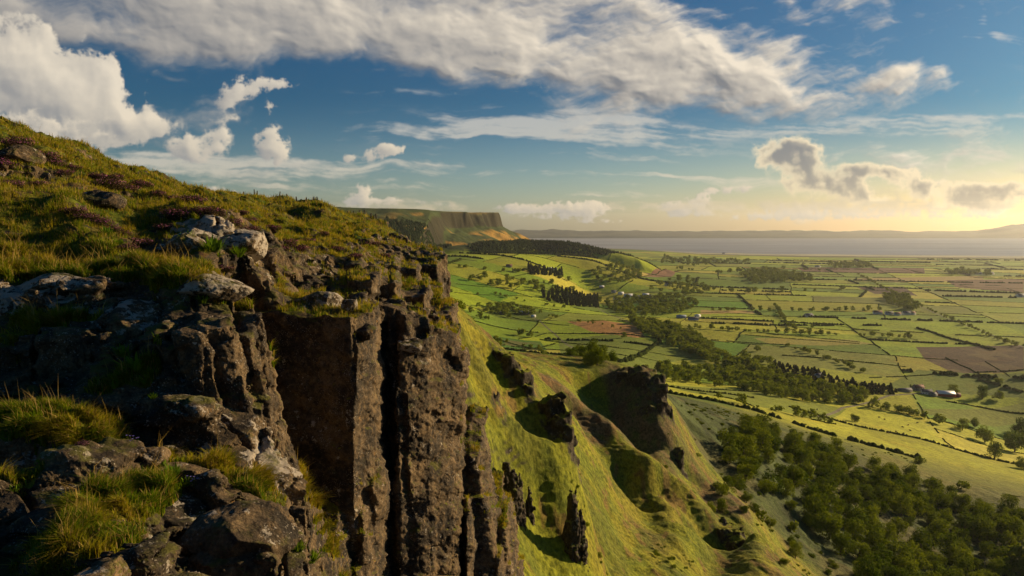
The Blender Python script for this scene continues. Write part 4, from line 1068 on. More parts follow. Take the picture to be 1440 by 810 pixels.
for px, py, w in ((1095,579,14),(1118,585,19),(1130,587,14),(1143,589,17),(1157,592,14),(1168,596,12),(1085,577,7),(1065,573,6)): add_tree(px, py, w, 'b', 'thorn tree on the broken hedge across the bright pasture', 'thorn trees on the pasture hedge')
for px, py, w in ((650,436,12),(662,440,10),(648,444,12),(675,448,12),(684,450,10),(716,447,9),(655,452,10)): add_tree(px, py, w, 'b', 'dark tree in the green fields right of the near cliff', 'trees in the fields beside the cliff')
slope_poly = [(1030,618),(1075,605),(1120,620),(1150,628),(1205,655),(1255,668),(1325,690),(1385,715),(1445,730),(1450,815),(1220,830),(1175,770),(1120,740),(1095,705),(1035,690),(1020,650)]
n0 = len(TREES); wood(slope_poly, 9.0, 14.5, 'b', 'x', 'x', .38, .88)
for i in range(n0, len(TREES)):
    t = TREES[i]; bnd = 'upper edge' if t[1] > 440 else 'upper middle' if t[1] > 385 else 'lower middle' if t[1] > 340 else 'lowest part'
    TREES[i] = t[:5]+('rounded tree in the '+bnd+' of the slope wood', 'trees in the '+bnd+' of the slope wood')
wood([(985,690),(1040,695),(1110,740),(1180,790),(1140,800),(1050,740),(1000,710)], 11, 6.5, 'b', 'small sunlit tree above the slope wood on the bracken', 'small trees on the bracken slope', .3, .6)
for a in ((1016,712,30),(1050,706,26),(1045,728,24),(1070,733,20),(1010,690,18)): add = hit2(a[0], a[1]); TREES.append((add[0], add[1], land_z(*add), a[2]*add[1]/FOC, 'b', 'bright green tree low on the heather slope', 'small trees on the bracken slope'))
V_ = 'tree in the winding belt of valley woodland'; G_ = 'trees of the valley belt'
wood([(1000,530),(1060,520),(1100,532),(1160,545),(1215,558),(1215,569),(1150,567),(1080,557),(1035,546)], 15, 17, 'b', V_, G_)
wood([(1088,512),(1130,520),(1190,538),(1225,543),(1262,547),(1262,556),(1215,555),(1150,541),(1090,524)], 12, 13, 'c', 'dark conifer in the shelter belt above the valley wood', 'conifers of the shelter belt')
wood([(885,450),(935,458),(985,476),(1012,500),(1000,510),(955,492),(900,466)], 14, 17, 'b', V_, G_)
wood([(925,520),(990,520),(1025,528),(1020,545),(935,536)], 17, 17, 'b', V_, G_, .35, .8)
wood([(985,495),(1040,500),(1090,513),(1090,530),(1035,524),(990,510)], 17, 17, 'b', V_, G_, .35, .8)
wood([(850,424),(950,416),(985,428),(960,440),(890,446),(860,438)], 22, 20, 'b', 'tree among the village houses', 'trees round the village', .35, .65)
wood([(762,410),(840,419),(842,433),(800,430),(765,422)], 15, 17, 'c', 'conifer of the dark plantation below the village', 'conifers of the plantation')
wood([(742,376),(792,384),(788,392),(745,387)], 18, 20, 'c', 'conifer of the dark plantation by the upper farm', 'conifers of the upper plantation')
wood([(672,431),(720,430),(752,437),(750,443),(680,439)], 17, 17, 'b', 'tree of the shelter belt round the white shed farm', 'trees round the white shed farm')
wood([(640,388),(760,398),(850,416),(850,426),(740,410),(640,397)], 30, 20, 'b', 'tree of the rough wooded strip across the upper fields', 'trees of the rough strip', .4, .55)
wood([(828,383),(890,377),(905,392),(870,400),(840,398)], 30, 22, 'b', 'tree of the wood by the corn patches', 'trees by the corn patches')
wood([(890,395),(960,392),(1010,405),(990,420),(900,410)], 40, 22, 'b', 'tree of the broken wood beyond the village', 'trees beyond the village', .4, .55)
wood([(1040,385),(1080,380),(1140,390),(1140,396),(1060,400)], 32, 24, 'b', 'tree of the far dark copse on the plain', 'trees of the far copse')
wood([(1238,417),(1270,417),(1292,432),(1285,438),(1250,430)], 24, 20, 'b', 'tree of the copse at the railway crossing', 'trees at the railway crossing')
wood([(1165,372),(1215,371),(1225,377),(1170,378)], 45, 30, 'b', 'tree of the far copse near the shore', 'trees near the shore')
wood([(1000,365),(1060,368),(1030,372),(990,370)], 60, 30, 'b', 'tree near the distant shore', 'trees near the shore')
wood([(1330,382),(1395,384),(1390,388),(1335,387)], 50, 30, 'b', 'tree of the long far copse', 'trees near the shore')
wood([(930,360),(1000,366),(990,375),(930,372)], 60, 30, 'b', 'tree near the distant shore', 'trees near the shore', .3, .6)
row([(1000,463),(1060,467),(1150,471),(1230,473),(1290,477)], 13, 13, 'b', 'hedgerow tree on the long dark hedge of the plain', 'trees of the long hedgerow')
row([(960,460),(1000,463)], 13, 14, 'b', 'hedgerow tree on the long dark hedge of the plain', 'trees of the long hedgerow')
row([(1000,437),(1100,438),(1235,437)], 17, 15, 'b', 'tree on the far straight hedgerow', 'trees of the far straight hedgerow')
row([(1104,487),(1150,500),(1190,516),(1215,525)], 14, 12, 'b', 'tree on the curving hedgerow above the shelter belt', 'trees of the curving hedgerow')
row([(1206,386),(1260,415),(1330,447),(1440,490)], 20, 11, 'b', 'bush like tree along the straight railway', 'trees along the railway', .5, .7)
row([(985,410),(1060,412),(1140,410),(1200,408)], 45, 22, 'b', 'tree of a far field hedge', 'trees of far hedges', .6, .6)
row([(930,375),(1010,385),(1080,378),(1160,382)], 60, 26, 'b', 'tree of a far field hedge', 'trees of far hedges', .6, .6)
row([(1090,430),(1105,455),(1130,470)], 14, 12, 'b', 'tree of a crossing field hedge', 'trees of far hedges')
row([(640,462),(700,478),(760,492),(830,515),(900,520),(960,522)], 17, 10, 'b', 'small tree on the lane hedge by the big pasture', 'trees on the lane hedge', .6, .55)
row([(760,440),(830,455),(880,465)], 16, 10, 'b', 'small tree beside the ripe corn field', 'trees beside the corn field', .6, .5)
row([(620,410),(700,416),(800,435)], 18, 11, 'b', 'small tree on the upper field hedge', 'trees on the upper hedges', .6, .6)
row([(620,375),(720,384),(830,392)], 40, 18, 'b', 'tree of the upper field edge', 'trees on the upper hedges', .6, .5)
print('trees', len(TREES))
def plant(t, i):
    x, y, z, w, kind, label, group = t
    tr, cr, _ = (CN if kind == 'c' else BL if y < 1100 else BLF)[i % (4 if (kind == 'c' or y >= 1100) else 7)]
    s = w*_r.uniform(.8, .92) if kind == 'b' else w*.75; a = _r.uniform(0, 6.28); h = s*_r.uniform(.82, 1.05)*(1.12 if kind == 'b' else .68)
    o = bpy.data.objects.new('conifer' if kind == 'c' else 'broadleaf_tree', None); C.objects.link(o); o.location = (x, y, z-.15*s); o.rotation_euler = (0, 0, a); o.scale = (s, s, h)
    link('trunk', tr, o); link('crown', cr, o)
    tag(o, label or 'tree standing in the fields', 'tree', group); return o
def vis(t):
    u = t[0]/t[1]; return (t[3]/t[1]) if -.9 < u < .78 else 0
allb = sorted([t for t in TREES if t[4] == 'b'], key=vis, reverse=True); allc = sorted([t for t in TREES if t[4] == 'c'], key=vis, reverse=True)
for i, t in enumerate(allb[:285]): plant(t, i)
for i, t in enumerate(allc[:120]): plant(t, i)
def scatter_mesh(name, items, protos, mat, label):
    V = []; F = []; n = 0
    for i, (x, y, z, w, h) in enumerate(items):
        v, f = protos[i % len(protos)]; a = _r.uniform(0, 6.28); c, s = math.cos(a)*w, math.sin(a)*w
        q_ = np.stack([v[:, 0]*c-v[:, 1]*s+x, v[:, 0]*s+v[:, 1]*c+y, v[:, 2]*h+z], 1); V.append(q_); F.append(f+n); n += len(v)
    if V: tag(link(name, mesh_np(name, np.concatenate(V), np.concatenate(F), mat, smooth=False)), label, kind='stuff')
LOWB = [broadleaf(500+i, 420, .095)[2] for i in range(4)]; LOWC = [conifer(520+i, 420, .09)[2] for i in range(3)]
scatter_mesh('woodland', [(t[0], t[1], t[2]-.3, t[3], t[3]*1.05) for t in allb[285:]], LOWB, M_LEAF, 'woods and far tree lines spread over the plain')
scatter_mesh('conifer_woodland', [(t[0], t[1], t[2]-.3, t[3]*.8, t[3]*.8) for t in allc[120:]], LOWC, M_CONE, 'dark conifer plantations on the lowland')
# conifer forest on the spur under the mountain
_x = _r.uniform(-560, 820, 22000); _y = _r.uniform(2700, 3750, 22000); d, p, sd_ = seg_d(_x, _y, RIDGE); zz = ground(_x, _y)
ok = (d < 190+40*fbm2(_x/150, _y/150, 2, s=131)) & (zz > -142) & (sd_poly(_x, _y, EDGE) > 80) & (fbm2(_x/220, _y/120, 2, s=133) > -.62)
_f = np.array([(math.cos(a)*.5, math.sin(a)*.5, 0) for a in np.linspace(0, 6.28, 6)[:-1]]+[(0, 0, 1.)]); _ff = np.array([(i, (i+1) % 5, 5) for i in range(5)])
cones = [(_f*(1, 1, 1), _ff), (_f*(1.2, 1.2, .8)+(0, 0, .05), _ff)]
scatter_mesh('forest', [(x, y, z-1, _r.uniform(8, 13), _r.uniform(10, 17)) for x, y, z in zip(_x[ok][:11000], _y[ok], zz[ok])], cones, M_CONE, 'conifer forest covering the low ridge under the headland')
# ------------------------------------------------------------------ hedges along the field edges
MARKS = [(n_, hit2(*p)) for n_, p in (('near the red walled barn', (1330, 556)), ('round the ripe corn field', (850, 462)), ('at the brown moor', (1365, 505)), ('below the valley village', (900, 425)), ('by the grey sheds at the corn meadow', (968, 450)),
         ('on the bright pasture', (1150, 585)), ('by the big green pasture', (870, 490)), ('along the long tree hedgerow', (1150, 471)), ('near the white houses of the plain', (1260, 443)), ('at the far right of the plain', (1430, 440)), ('round the white shed farm', (735, 440)),
         ('beside the smooth green field', (690, 475)), ('above the shelter belt of conifers', (1180, 500)), ('beyond the valley belt', (1060, 480)), ('on the upper fields under the headland', (680, 400)), ('in the corner meadow beyond the barn', (1420, 575)))]
def near_mark(p): return min(MARKS, key=lambda m: (math.log(p[1]/m[1][1])*1.6)**2+(p[0]/p[1]-m[1][0]/m[1][1])**2)[0]
def hedge_mesh(a, b, hgt, wid, step, r):
    L = math.hypot(b[0]-a[0], b[1]-a[1]); n = max(2, int(L/step)); t = (np.arange(n)+r.uniform(.2, .8, n))/n
    x = a[0]+(b[0]-a[0])*t+r.normal(size=n)*wid*.12; y = a[1]+(b[1]-a[1])*t+r.normal(size=n)*wid*.12
    x = x+fbm2(np.array(t)*L/60, 0*t+a[0]*.01, 2)*4; keep = vnoise2(t*L/22., 0*t+a[1]*.1) > -.62; x, y = x[keep], y[keep]; n = len(x)
    if n < 2: return None
    z = ground(x, y)
    k = 7; base = np.array([(math.cos(q_)*.5, math.sin(q_)*.5, 0.) for q_ in np.linspace(0, 6.283, k)[:-1]]+[(math.cos(q_)*.42, math.sin(q_)*.42, .62) for q_ in np.linspace(.5, 6.783, k)[:-1]]+[(0, 0, 1.)])
    f = [(i, (i+1) % 6, 6+i) for i in range(6)]+[((i+1) % 6, 6+(i+1) % 6, 6+i) for i in range(6)]+[(6+i, 6+(i+1) % 6, 12) for i in range(6)]
    f = np.array(f); s = r.uniform(.75, 1.3, (n, 1, 1)); V = base[None]*(1+.25*r.normal(size=(n, 13, 3))*(1, 1, .6))*s*np.array((wid, wid, hgt))
    V = V+np.stack([x, y, z-.3], 1)[:, None]; F = (f[None]+np.arange(n)[:, None, None]*13).reshape(-1, 3)
    return V.reshape(-1, 3), F
EXTRA = [[(640,462),(700,478),(760,492),(830,515)],[(1240,512),(1330,524),(1440,521)],[(1160,455),(1290,478)],[(1250,440),(1290,462),(1400,492),(1440,497)],[(1330,565),(1440,583)],[(1216,570),(1300,588),(1400,612)],[(985,553),(1060,572),(1140,590),(1180,598)],
         [(1330,524),(1440,553)],[(1215,532),(1330,526)],[(1290,487),(1330,503),(1400,540)],[(760,478),(870,490),(990,505)],[(700,440),(800,458)],[(640,430),(700,425),(800,437)],[(1000,548),(1080,552)],[(1380,590),(1440,588)],[(1130,600),(1240,640),(1300,665)],
         [(1000,455),(1240,458)],[(1000,446),(1235,443)],[(1100,500),(1240,512)],[(1180,516),(1240,512)],[(1000,478),(1110,486)],[(640,412),(800,424),(900,440)],[(640,400),(760,412)]]
edges = []
for L in EXTRA:
    W = [hit2(*p) for p in L]; edges += [(W[i], W[i+1], 9) for i in range(len(W)-1)]
for a, b, dep in FLD.edges:
    # split the long ones so that gates and gaps part them
    L = math.hypot(b[0]-a[0], b[1]-a[1]); n = max(1, int(L/420)); 
    for i in range(n):
        t0, t1 = i/n, (i+1)/n-8/max(L, 9); edges.append(((a[0]+(b[0]-a[0])*t0, a[1]+(b[1]-a[1])*t0), (a[0]+(b[0]-a[0])*t1, a[1]+(b[1]-a[1])*t1), dep))
rr = np.random.default_rng(9); H1 = []; HF = []
for a, b, dep in edges:
    c = ((a[0]+b[0])/2, (a[1]+b[1])/2); zc = land_z(*c) if c[1] > 480 else 0
    if c[1] < 560 or min(a[1], b[1]) < 500 or not (-.30 < c[0]/c[1] < .85): continue
    if c[1] > 5200 or zc > -100 or shore_d(np.array([c[0]]), np.array([c[1]]))[0] < 300: continue
    if c[1] < 900 and c[0]/c[1] < .27: continue
    if rr.random() < .14 and dep > 3: continue
    far = c[1] > 2100; w = rr.uniform(1.4, 2.8) if rr.random() < .72 else rr.uniform(5, 8)
    w *= 1+max(0, c[1]-2100)/3000
    hm = hedge_mesh(a, b, w*rr.uniform(.6, .85), w, w*.62, rr)
    if hm is None: continue
    (HF if far else H1).append((c[1], hm))
H1.sort(key=lambda h: h[0]); print('hedges', len(H1), len(HF))
for d_, (v, f) in H1[:280]:
    nm = near_mark(v.mean(0)); tag(link('hedge', mesh_np('hedge', v, f, M_HEDGE)), 'dark field hedge '+nm, 'hedge', 'hedges '+nm)
HF += H1[280:]
if HF:
    v, f = join([h[1] for h in HF]); tag(link('far_hedgerows', mesh_np('far_hedgerows', v, f, M_HEDGE)), 'thin dark hedges dividing the far fields', kind='stuff')
# ------------------------------------------------------------------ bushes on the slope
def bushes(n, region, size, label, group, seed, name='bush'):
    Pw = np.array([hit2(*p, y0=(72. if seed > 6 else 150.)) for p in region]); x0, y0 = Pw.min(0); x1, y1 = Pw.max(0); r = np.random.default_rng(seed); k = 0
    for _ in range(n*12):
        x, y = r.uniform(x0, x1), r.uniform(y0, y1)
        if sd_poly(np.array([x]), np.array([y]), Pw)[0] > 0 or fbm2(np.array([x/18]), np.array([y/18]), 2, s=141)[0] < -.15: continue
        w = size*r.uniform(.45, 1.4); o = link(name, BU[k % 5][0], loc=(x, y, land_z(x, y)-.1*w), rotz=r.uniform(0, 6), scale=(w, w, w*.85)); tag(o, label, 'bush', group); k += 1
        if k >= n: break
bushes(150, [(950,565),(1010,572),(1080,600),(1060,640),(1130,720),(1180,790),(1100,790),(1040,700),(980,640)], 3.2, 'low dark bush dotted over the bracken slope', 'bushes on the bracken slope', 5)
bushes(26, [(1150,600),(1290,650),(1330,680),(1250,660),(1160,625),(1060,585)], 3.2, 'small gorse bush on the rough part of the pasture', 'bushes on the rough pasture', 6)

bushes(34, [(668,560),(760,640),(850,700),(940,770),(1000,800),(820,800),(730,760),(690,640)], 1.5, 'small dark bush on the grassy slope below the cliff', 'bushes on the grassy slope', 7)
bushes(26, [(830,580),(880,640),(940,700),(1010,730),(960,640),(930,600)], 2.2, 'low bush among the heather of the landslip ridges', 'bushes on the landslip ridges', 8)
# ------------------------------------------------------------------ rock pinnacles on the slope
def pinnacle(px, py, d, spires, label, group, seed):
    """spires: (offset px, width m, top py)"""
    c = P(px, py, d); base = land_z(c[0], c[1]); parts = []
    for dx, w, tpy, dy in spires:
        x0 = c[0]+dx*d/FOC; foot = blob(x0, c[1]+dy, w/2, w*.6, 8, seed+int(dx)); parts.append((foot, pz(px, tpy, d), x0, c[1]+dy, w))
    lo = base-4.5; hi = max(p[1] for p in parts)+1.2; x0 = min(p[2]-p[4] for p in parts)-1; x1 = max(p[2]+p[4] for p in parts)+1
    def F(x, y, z, coarse=False):
        r = np.full(np.shape(x), 1e9)
        for foot, top, cx, cy, w in parts:
            taper = np.clip((z-lo)/(top-lo), 0, 1)
            s = sd_poly(x, y, foot)+w*.34*taper**1.5; r = np.minimum(r, np.maximum(s, (z-top)*.6))
        if not coarse: r = r+columns(x, y, z, .9, .42, 17, vert=1.3)+fbm(x/.8, y/.8, z/.7, 5, .58)*.55
        return r
    V, Fc = nets(F, x0, x1, c[1]-4, c[1]+5, lo, hi, None, lambda y: .9, cartesian=.13)
    lab = np.arange(len(V))                      # keep the largest piece
    for _ in range(400):
        m = lab[Fc].min(1); l2 = lab.copy(); np.minimum.at(l2, Fc.ravel(), np.repeat(m, 4)); l2 = l2[l2]
        if (l2 == lab).all(): break
        lab = l2
    Fc = Fc[lab[Fc[:, 0]] == np.bincount(lab).argmax()]; V, Fc = drop_unused(V, Fc)
    o0 = np.array((c[0], c[1], base)); N = vnormals(V, Fc)
    o = link('rock_pinnacle', mesh_np('rock_pinnacle', V-o0, Fc, M_SLOPE, attrs={'colour': np.tile((.058, .046, .036), (len(V), 1))*(1+.4*fbm(*(V*.8).T, 3))[:, None], 'rock': np.ones(len(V))}), loc=o0)
    return tag(o, label, 'rock pinnacle', group)
pinnacle(716, 705, 94, [(-13,2.9,664,0),(-4,2.8,655,.8),(6,2.6,662,-.3),(14,2.2,668,.5)], 'squat cluster of dark basalt columns on the green slope', None, 900)
pinnacle(744, 703, 98, [(0,1.9,682,0)], 'small single rock stub right of the squat column cluster', None, 910)
pinnacle(804, 775, 98, [(0,3.3,694,0)], 'tall pointed basalt spire standing on the green slope', None, 920)
pinnacle(817, 787, 99, [(0,3.2,718,0)], 'shorter broken spire leaning close beside the tall pointed one', None, 930)
pinnacle(822, 806, 97, [(0,1.6,797,0)], 'lowest rock stub just below the two tall spires', None, 940)
pinnacle(724, 652, 103, [(0,1.5,640,0)], 'little rock stub uphill of the squat column cluster', None, 950)
# ------------------------------------------------------------------ houses and farm buildings
def flat_mat(name, col, rough=.8, var=.12):
    m, nt, b = material(name, rough); n = nt.noise(nt.obj(), 1.3, 4, .6); c0 = tuple(c*(1-var) for c in col); c1 = tuple(c*(1+var) for c in col)
    nt.l.new(nt.mix(n, c0, c1), b.inputs['Base Color']); return m
M_WHITE = flat_mat('white_render', (.72, .70, .64)); M_STONE = flat_mat('grey_stone', (.26, .24, .21)); M_REDW = flat_mat('red_cladding', (.26, .05, .035)); M_SLATE = flat_mat('slate', (.10, .105, .12)); M_TIN = flat_mat('pale_sheet_roof', (.62, .62, .62), .45)
M_BLUE = flat_mat('blue_grey_sheet', (.25, .31, .38), .5); M_GLASSD = flat_mat('window_glass', (.02, .025, .03), .15); M_TILE = flat_mat('brown_tile', (.20, .10, .07)); M_DOOR = flat_mat('door_paint', (.08, .05, .04))
def boxm(x0, x1, y0, y1, z0, z1):
    V = np.array([(x, y, z) for x in (x0, x1) for y in (y0, y1) for z in (z0, z1)], float)
    return V, np.array([(0, 1, 3, 2), (4, 6, 7, 5), (0, 4, 5, 1), (2, 3, 7, 6), (0, 2, 6, 4), (1, 5, 7, 3)])
def building(px, py, L, W, H, rot, wall, roof, label, cat='house', group=None, name='house', chim=1, barn=False):
    h = hit2(px, py)
    if h is None: return
    z = land_z(*h); root = bpy.data.objects.new(name, None); C.objects.link(root); root.location = (h[0], h[1], z-.2); root.rotation_euler = (0, 0, rot); tag(root, label, cat, group)
    rh = W*(.28 if barn else .42); l, w = L/2, W/2
    V = np.array([(-l,-w,0),(l,-w,0),(l,w,0),(-l,w,0),(-l,-w,H),(l,-w,H),(l,w,H),(-l,w,H),(-l,0,H+rh),(l,0,H+rh)], float)
    F = [np.array([(0,1,5,4),(2,3,7,6)]), np.array([(1,2,6,5),(3,0,4,7)])]
    link('wall', mesh_np('wall', V, np.concatenate(F), wall, smooth=False), root)
    gv = V[[5,6,9,7,4,8]]; link('gable', mesh_np('gable', gv, np.array([(0,1,2),(3,4,5)]), wall, smooth=False), root)
    e = .35; zz = H-.1; R = np.array([(-l-e,-w-e,zz),(l+e,-w-e,zz),(l+e,0,H+rh+.1),(-l-e,0,H+rh+.1),(l+e,w+e,zz),(-l-e,w+e,zz)]); R2 = R+(0, 0, .16)
    VR = np.concatenate([R, R2]); FR = np.array([(0,3,2,1),(3,5,4,2),(6,7,8,9),(9,8,10,11),(0,1,7,6),(4,5,11,10),(1,2,8,7),(2,4,10,8),(3,0,6,9),(5,3,9,11)])
    rf = link('roof', mesh_np('roof', VR, FR, roof, smooth=False), root)
    if chim:
        for s in ((-1, 1) if chim > 1 else (1,)): link('chimney', mesh_np('chimney', *boxm(s*l*.82-.4, s*l*.82+.4, -.4, .4, H+rh-.5, H+rh+1.2), wall, smooth=False), rf)
    if barn:
        link('door', mesh_np('door', *boxm(-l-.05, -l+.02, -w*.5, w*.5, .1, H*.8), M_DOOR, smooth=False), root)
    else:
        n = max(2, int(L/3.2))
        for fl in range(2 if H > 4.4 else 1):
            for i in range(n):
                x = -l+L*(i+.5)/n; zb = 1.0+fl*2.6
                if fl == 0 and i == n//2: link('door', mesh_np('door', *boxm(x-.5, x+.5, -w-.06, -w+.02, 0.05, 2.1), M_DOOR, smooth=False), root)
                else: link('window', mesh_np('window', *boxm(x-.55, x+.55, -w-.05, -w+.02, zb, zb+1.2), M_GLASSD, smooth=False), root)
    return root
R_ = math.radians
building(1329,557,24,13,4.6,R_(-8),M_REDW,M_TIN,'long farm barn with red walls and pale roof','barn',name='barn',chim=0,barn=True)
building(1345,558,9,8,3.6,R_(-4),M_REDW,M_TILE,'small red outbuilding at the end of the red barn','barn',name='barn',chim=0,barn=True)
building(1303,554,14,8,3.6,R_(-14),M_WHITE,M_SLATE,'white low farm cottage left of the red barn','house')
building(1312,557,10,7,3.2,R_(20),M_STONE,M_SLATE,'grey stone outhouse in front of the white farm cottage','house')
building(1291,549,15,9,4.8,R_(4),M_STONE,M_TILE,'farm house with tan roof highest in the farm yard','house',chim=2)
building(1272,551,20,8,3.,R_(6),M_STONE,M_SLATE,'long dark shed by the farm lane','shed',name='shed',chim=0,barn=True)
building(1151,531,11,7,3.5,R_(12),M_WHITE,M_SLATE,'white cottage half hidden by the valley conifers','house')
building(737,442,26,13,4.5,R_(5),M_BLUE,M_TIN,'wide farm shed with pale roof among sheltering trees','shed',name='shed',chim=0,barn=True)
building(704,442,12,8,4,R_(-10),M_STONE,M_SLATE,'dark stone cottage at the left of the shed farm','house')
building(750,446,11,8,3.5,R_(16),M_WHITE,M_TIN,'small white roofed shed right of the wide farm shed','shed',name='shed',chim=0,barn=True)
building(958,447,24,12,4.5,R_(-6),M_BLUE,M_BLUE,'blue grey farm shed by the corn meadow','shed',name='shed',chim=0,barn=True)
building(975,450,26,14,4.5,R_(-12),M_BLUE,M_SLATE,'larger grey farm shed right of the blue one','shed',name='shed',chim=0,barn=True)
building(981,446,14,9,4.5,R_(20),M_WHITE,M_TIN,'white end building of the corn meadow farm','shed',name='shed',chim=0,barn=True)
building(716,376,22,12,5,R_(4),M_STONE,M_TILE,'lone farm house high on the upper fields','house')
building(780,381,20,12,5,R_(-6),M_WHITE,M_SLATE,'white upper farm house behind the dark plantation','house')
building(773,379,14,10,4,R_(14),M_STONE,M_TIN,'grey shed left of the white upper farm house','shed',name='shed',chim=0,barn=True)
for i, (px, py, L, W, m, r_) in enumerate(((884,418,34,16,M_TIN,4),(896,420,30,14,M_SLATE,-8),(873,415,20,12,M_TIN,12),(863,412,18,11,M_SLATE,-3),(908,417,24,14,M_TIN,6),(872,429,22,12,M_TIN,-12),(866,422,18,12,M_SLATE,20),(846,405,18,11,M_TIN,3),(914,419,16,11,M_SLATE,-16))):
    building(px, py, L, W, 5, R_(r_), (M_WHITE, M_STONE)[i % 3 == 1], m, ('white', 'stone')[i % 3 == 1]+' walled village building among the mid valley trees', 'house', 'houses of the valley village', chim=i % 2)
for i, (px, py, L, W) in enumerate(((1234,442,22,12),(1250,443,20,11),(1262,444,16,10),(1275,443,26,12),(1283,443,14,10),(1137,446,22,11))):
    building(px, py, L, W, 5, R_(5*i-10), M_WHITE, M_SLATE if i % 2 else M_TILE, 'white farm house on the straight hedgerow of the plain', 'house', 'farm houses on the far hedgerow', chim=1)
for px, py in ((1393,386),(1376,386),(1150,376),(1005,368),(1435,418),(940,402),(1018,357)):
    building(px, py, 30, 16, 6, .2, M_WHITE, M_SLATE, 'far white farm house on the plain near the shore', 'house', 'far farm houses', chim=0)
# ------------------------------------------------------------------ cattle on the pasture
def skin_body(name, pts, edges_, radii, mat, sub=1):
    me = bpy.data.meshes.new(name); me.from_pydata(pts, edges_, []); o = bpy.data.objects.new(name, me); C.objects.link(o)
    sk = o.modifiers.new('skin', 'SKIN')
    for i, r in enumerate(radii): me.skin_vertices[0].data[i].radius = (r, r) if not hasattr(r, '__len__') else r
    me.skin_vertices[0].data[0].use_root = True
    s = o.modifiers.new('sub', 'SUBSURF'); s.levels = sub; s.render_levels = sub
    dg = bpy.context.evaluated_depsgraph_get(); m2 = bpy.data.meshes.new_from_object(o.evaluated_get(dg)); m2.name = name
    bpy.data.objects.remove(o); m2.materials.clear(); m2.materials.append(mat)
    for p in m2.polygons: p.use_smooth = True
    return m2
M_COW = flat_mat('dark_hide', (.03, .022, .018)); M_COW2 = flat_mat('brown_hide', (.16, .07, .035))
def cow_mesh(mat, graze):
    hz = .45 if graze else 1.45
    pts = [(0,0,1.0),(.55,0,1.05),(-.6,0,1.05),(-.85,0,1.12),(.85,0,1.15),(1.12,0,(1.0 if graze else 1.4)),(1.3,0,hz),(1.5,0,hz-.22),
           (.55,.2,.75),(.57,.2,.4),(.55,.2,.05),(.55,-.2,.75),(.53,-.2,.4),(.58,-.2,.05),(-.7,.2,.8),(-.62,.2,.42),(-.72,.2,.05),(-.7,-.2,.8),(-.60,-.2,.42),(-.68,-.2,.05),(-.98,0,1.05),(-1.04,0,.5),
           (1.26,.16,hz+.07),(1.26,-.16,hz+.07)]
    ed = [(0,1),(0,2),(2,3),(1,4),(4,5),(5,6),(6,7),(1,8),(8,9),(9,10),(1,11),(11,12),(12,13),(2,14),(14,15),(15,16),(2,17),(17,18),(18,19),(3,20),(20,21),(6,22),(6,23)]
    rad = [.42,.38,.36,.24,.28,.2,.16,.10,.14,.08,.06,.14,.08,.06,.17,.085,.06,.17,.085,.06,.05,.03,.04,.04]
    return skin_body('cow', pts, ed, rad, mat, 1)
COWS = [cow_mesh(M_COW, True), cow_mesh(M_COW2, True), cow_mesh(M_COW, False)]
for i, (px, py) in enumerate(((1236,588),(1244,591),(1260,608),(1269,602),(1277,599),(1280,607),(1271,611),(1248,610),(1149,577),(1146,580),(1186,594),(1290,596))):
    h = hit2(px, py); o = link('cow', COWS[i % 3], loc=(h[0], h[1], land_z(*h)-.05), rotz=i*1.7, scale=1.25)
    tag(o, 'dark cow grazing on the bright pasture above the slope wood', 'cow', 'cattle on the pasture')
# ------------------------------------------------------------------ things standing on the cliff top
from mathutils.bvhtree import BVHTree
from mathutils import Vector
_bv = BVHTree.FromPolygons(V1.tolist(), F1.tolist()); _bv2 = BVHTree.FromPolygons(V2.tolist(), F2.tolist())
def cast(px, py):
    u, t = ray(px, py); d = Vector((float(u), 1., float(t))).normalized(); best = None
    for b in (_bv, _bv2):
        l, n, i, dist = b.ray_cast(Vector((0, 0, 0)), d)
        if l is not None and (best is None or dist < best[2]): best = (np.array(l), np.array(n), dist)
    return best
def down(x, y, z0=60.):
    best = None
    for b in (_bv, _bv2):
        l, n, i, dist = b.ray_cast(Vector((x, y, z0)), Vector((0, 0, -1)))
        if l is not None and (best is None or l[2] > best[0][2]): best = (np.array(l), np.array(n))
    return best
# ---- boulders
def boulder_mesh(seed, sx, sy, sz):
    r = np.random.default_rng(seed); bm_n = 56
    a = np.linspace(-1, 1, bm_n); faces = []; Vv = []; n = 0
    # cube sphere, cut by random planes, roughened
    for ax in range(3):
        for sgn in (-1, 1):
            A, B = np.meshgrid(a, a, indexing='ij'); p = [None]*3; p[ax] = np.full_like(A, sgn); p[(ax+1) % 3] = A; p[(ax+2) % 3] = B
            p = np.stack(p, -1).reshape(-1, 3); I = np.arange(bm_n*bm_n).reshape(bm_n, bm_n)+n; f = np.stack([I[:-1, :-1], I[1:, :-1], I[1:, 1:], I[:-1, 1:]], -1).reshape(-1, 4)
            faces.append(f if sgn > 0 else f[:, ::-1]); Vv.append(p); n += len(p)
    V = np.concatenate(Vv); V = V/np.linalg.norm(V, axis=1)[:, None]; F = np.concatenate(faces)
    k, inv = np.unique(np.round(V*5000).astype(np.int64), axis=0, return_inverse=True); inv = inv.reshape(-1); first = np.zeros(len(k), int); first[inv] = np.arange(len(V)); V = V[first]; F = inv[F]
    rad = np.full(len(V), 1.15)
    for _ in range(13):
        nn = r.normal(size=3); nn /= np.linalg.norm(nn); d = r.uniform(.72, .98); c = V@nn; rad = np.minimum(rad, np.where(c > .05, d/np.maximum(c, .05), 9))
    s = np.array((sx, sy, sz)); W = V*rad[:, None]*s; N = V
    m = min(sx, sy, sz); n_ = fbm(*(W/(m*.9)+seed).T, 5, .55)*.16*m+fbm(*(W/(m*.22)+seed).T, 4, .6)*.05*m
    return W+N*n_[:, None], F
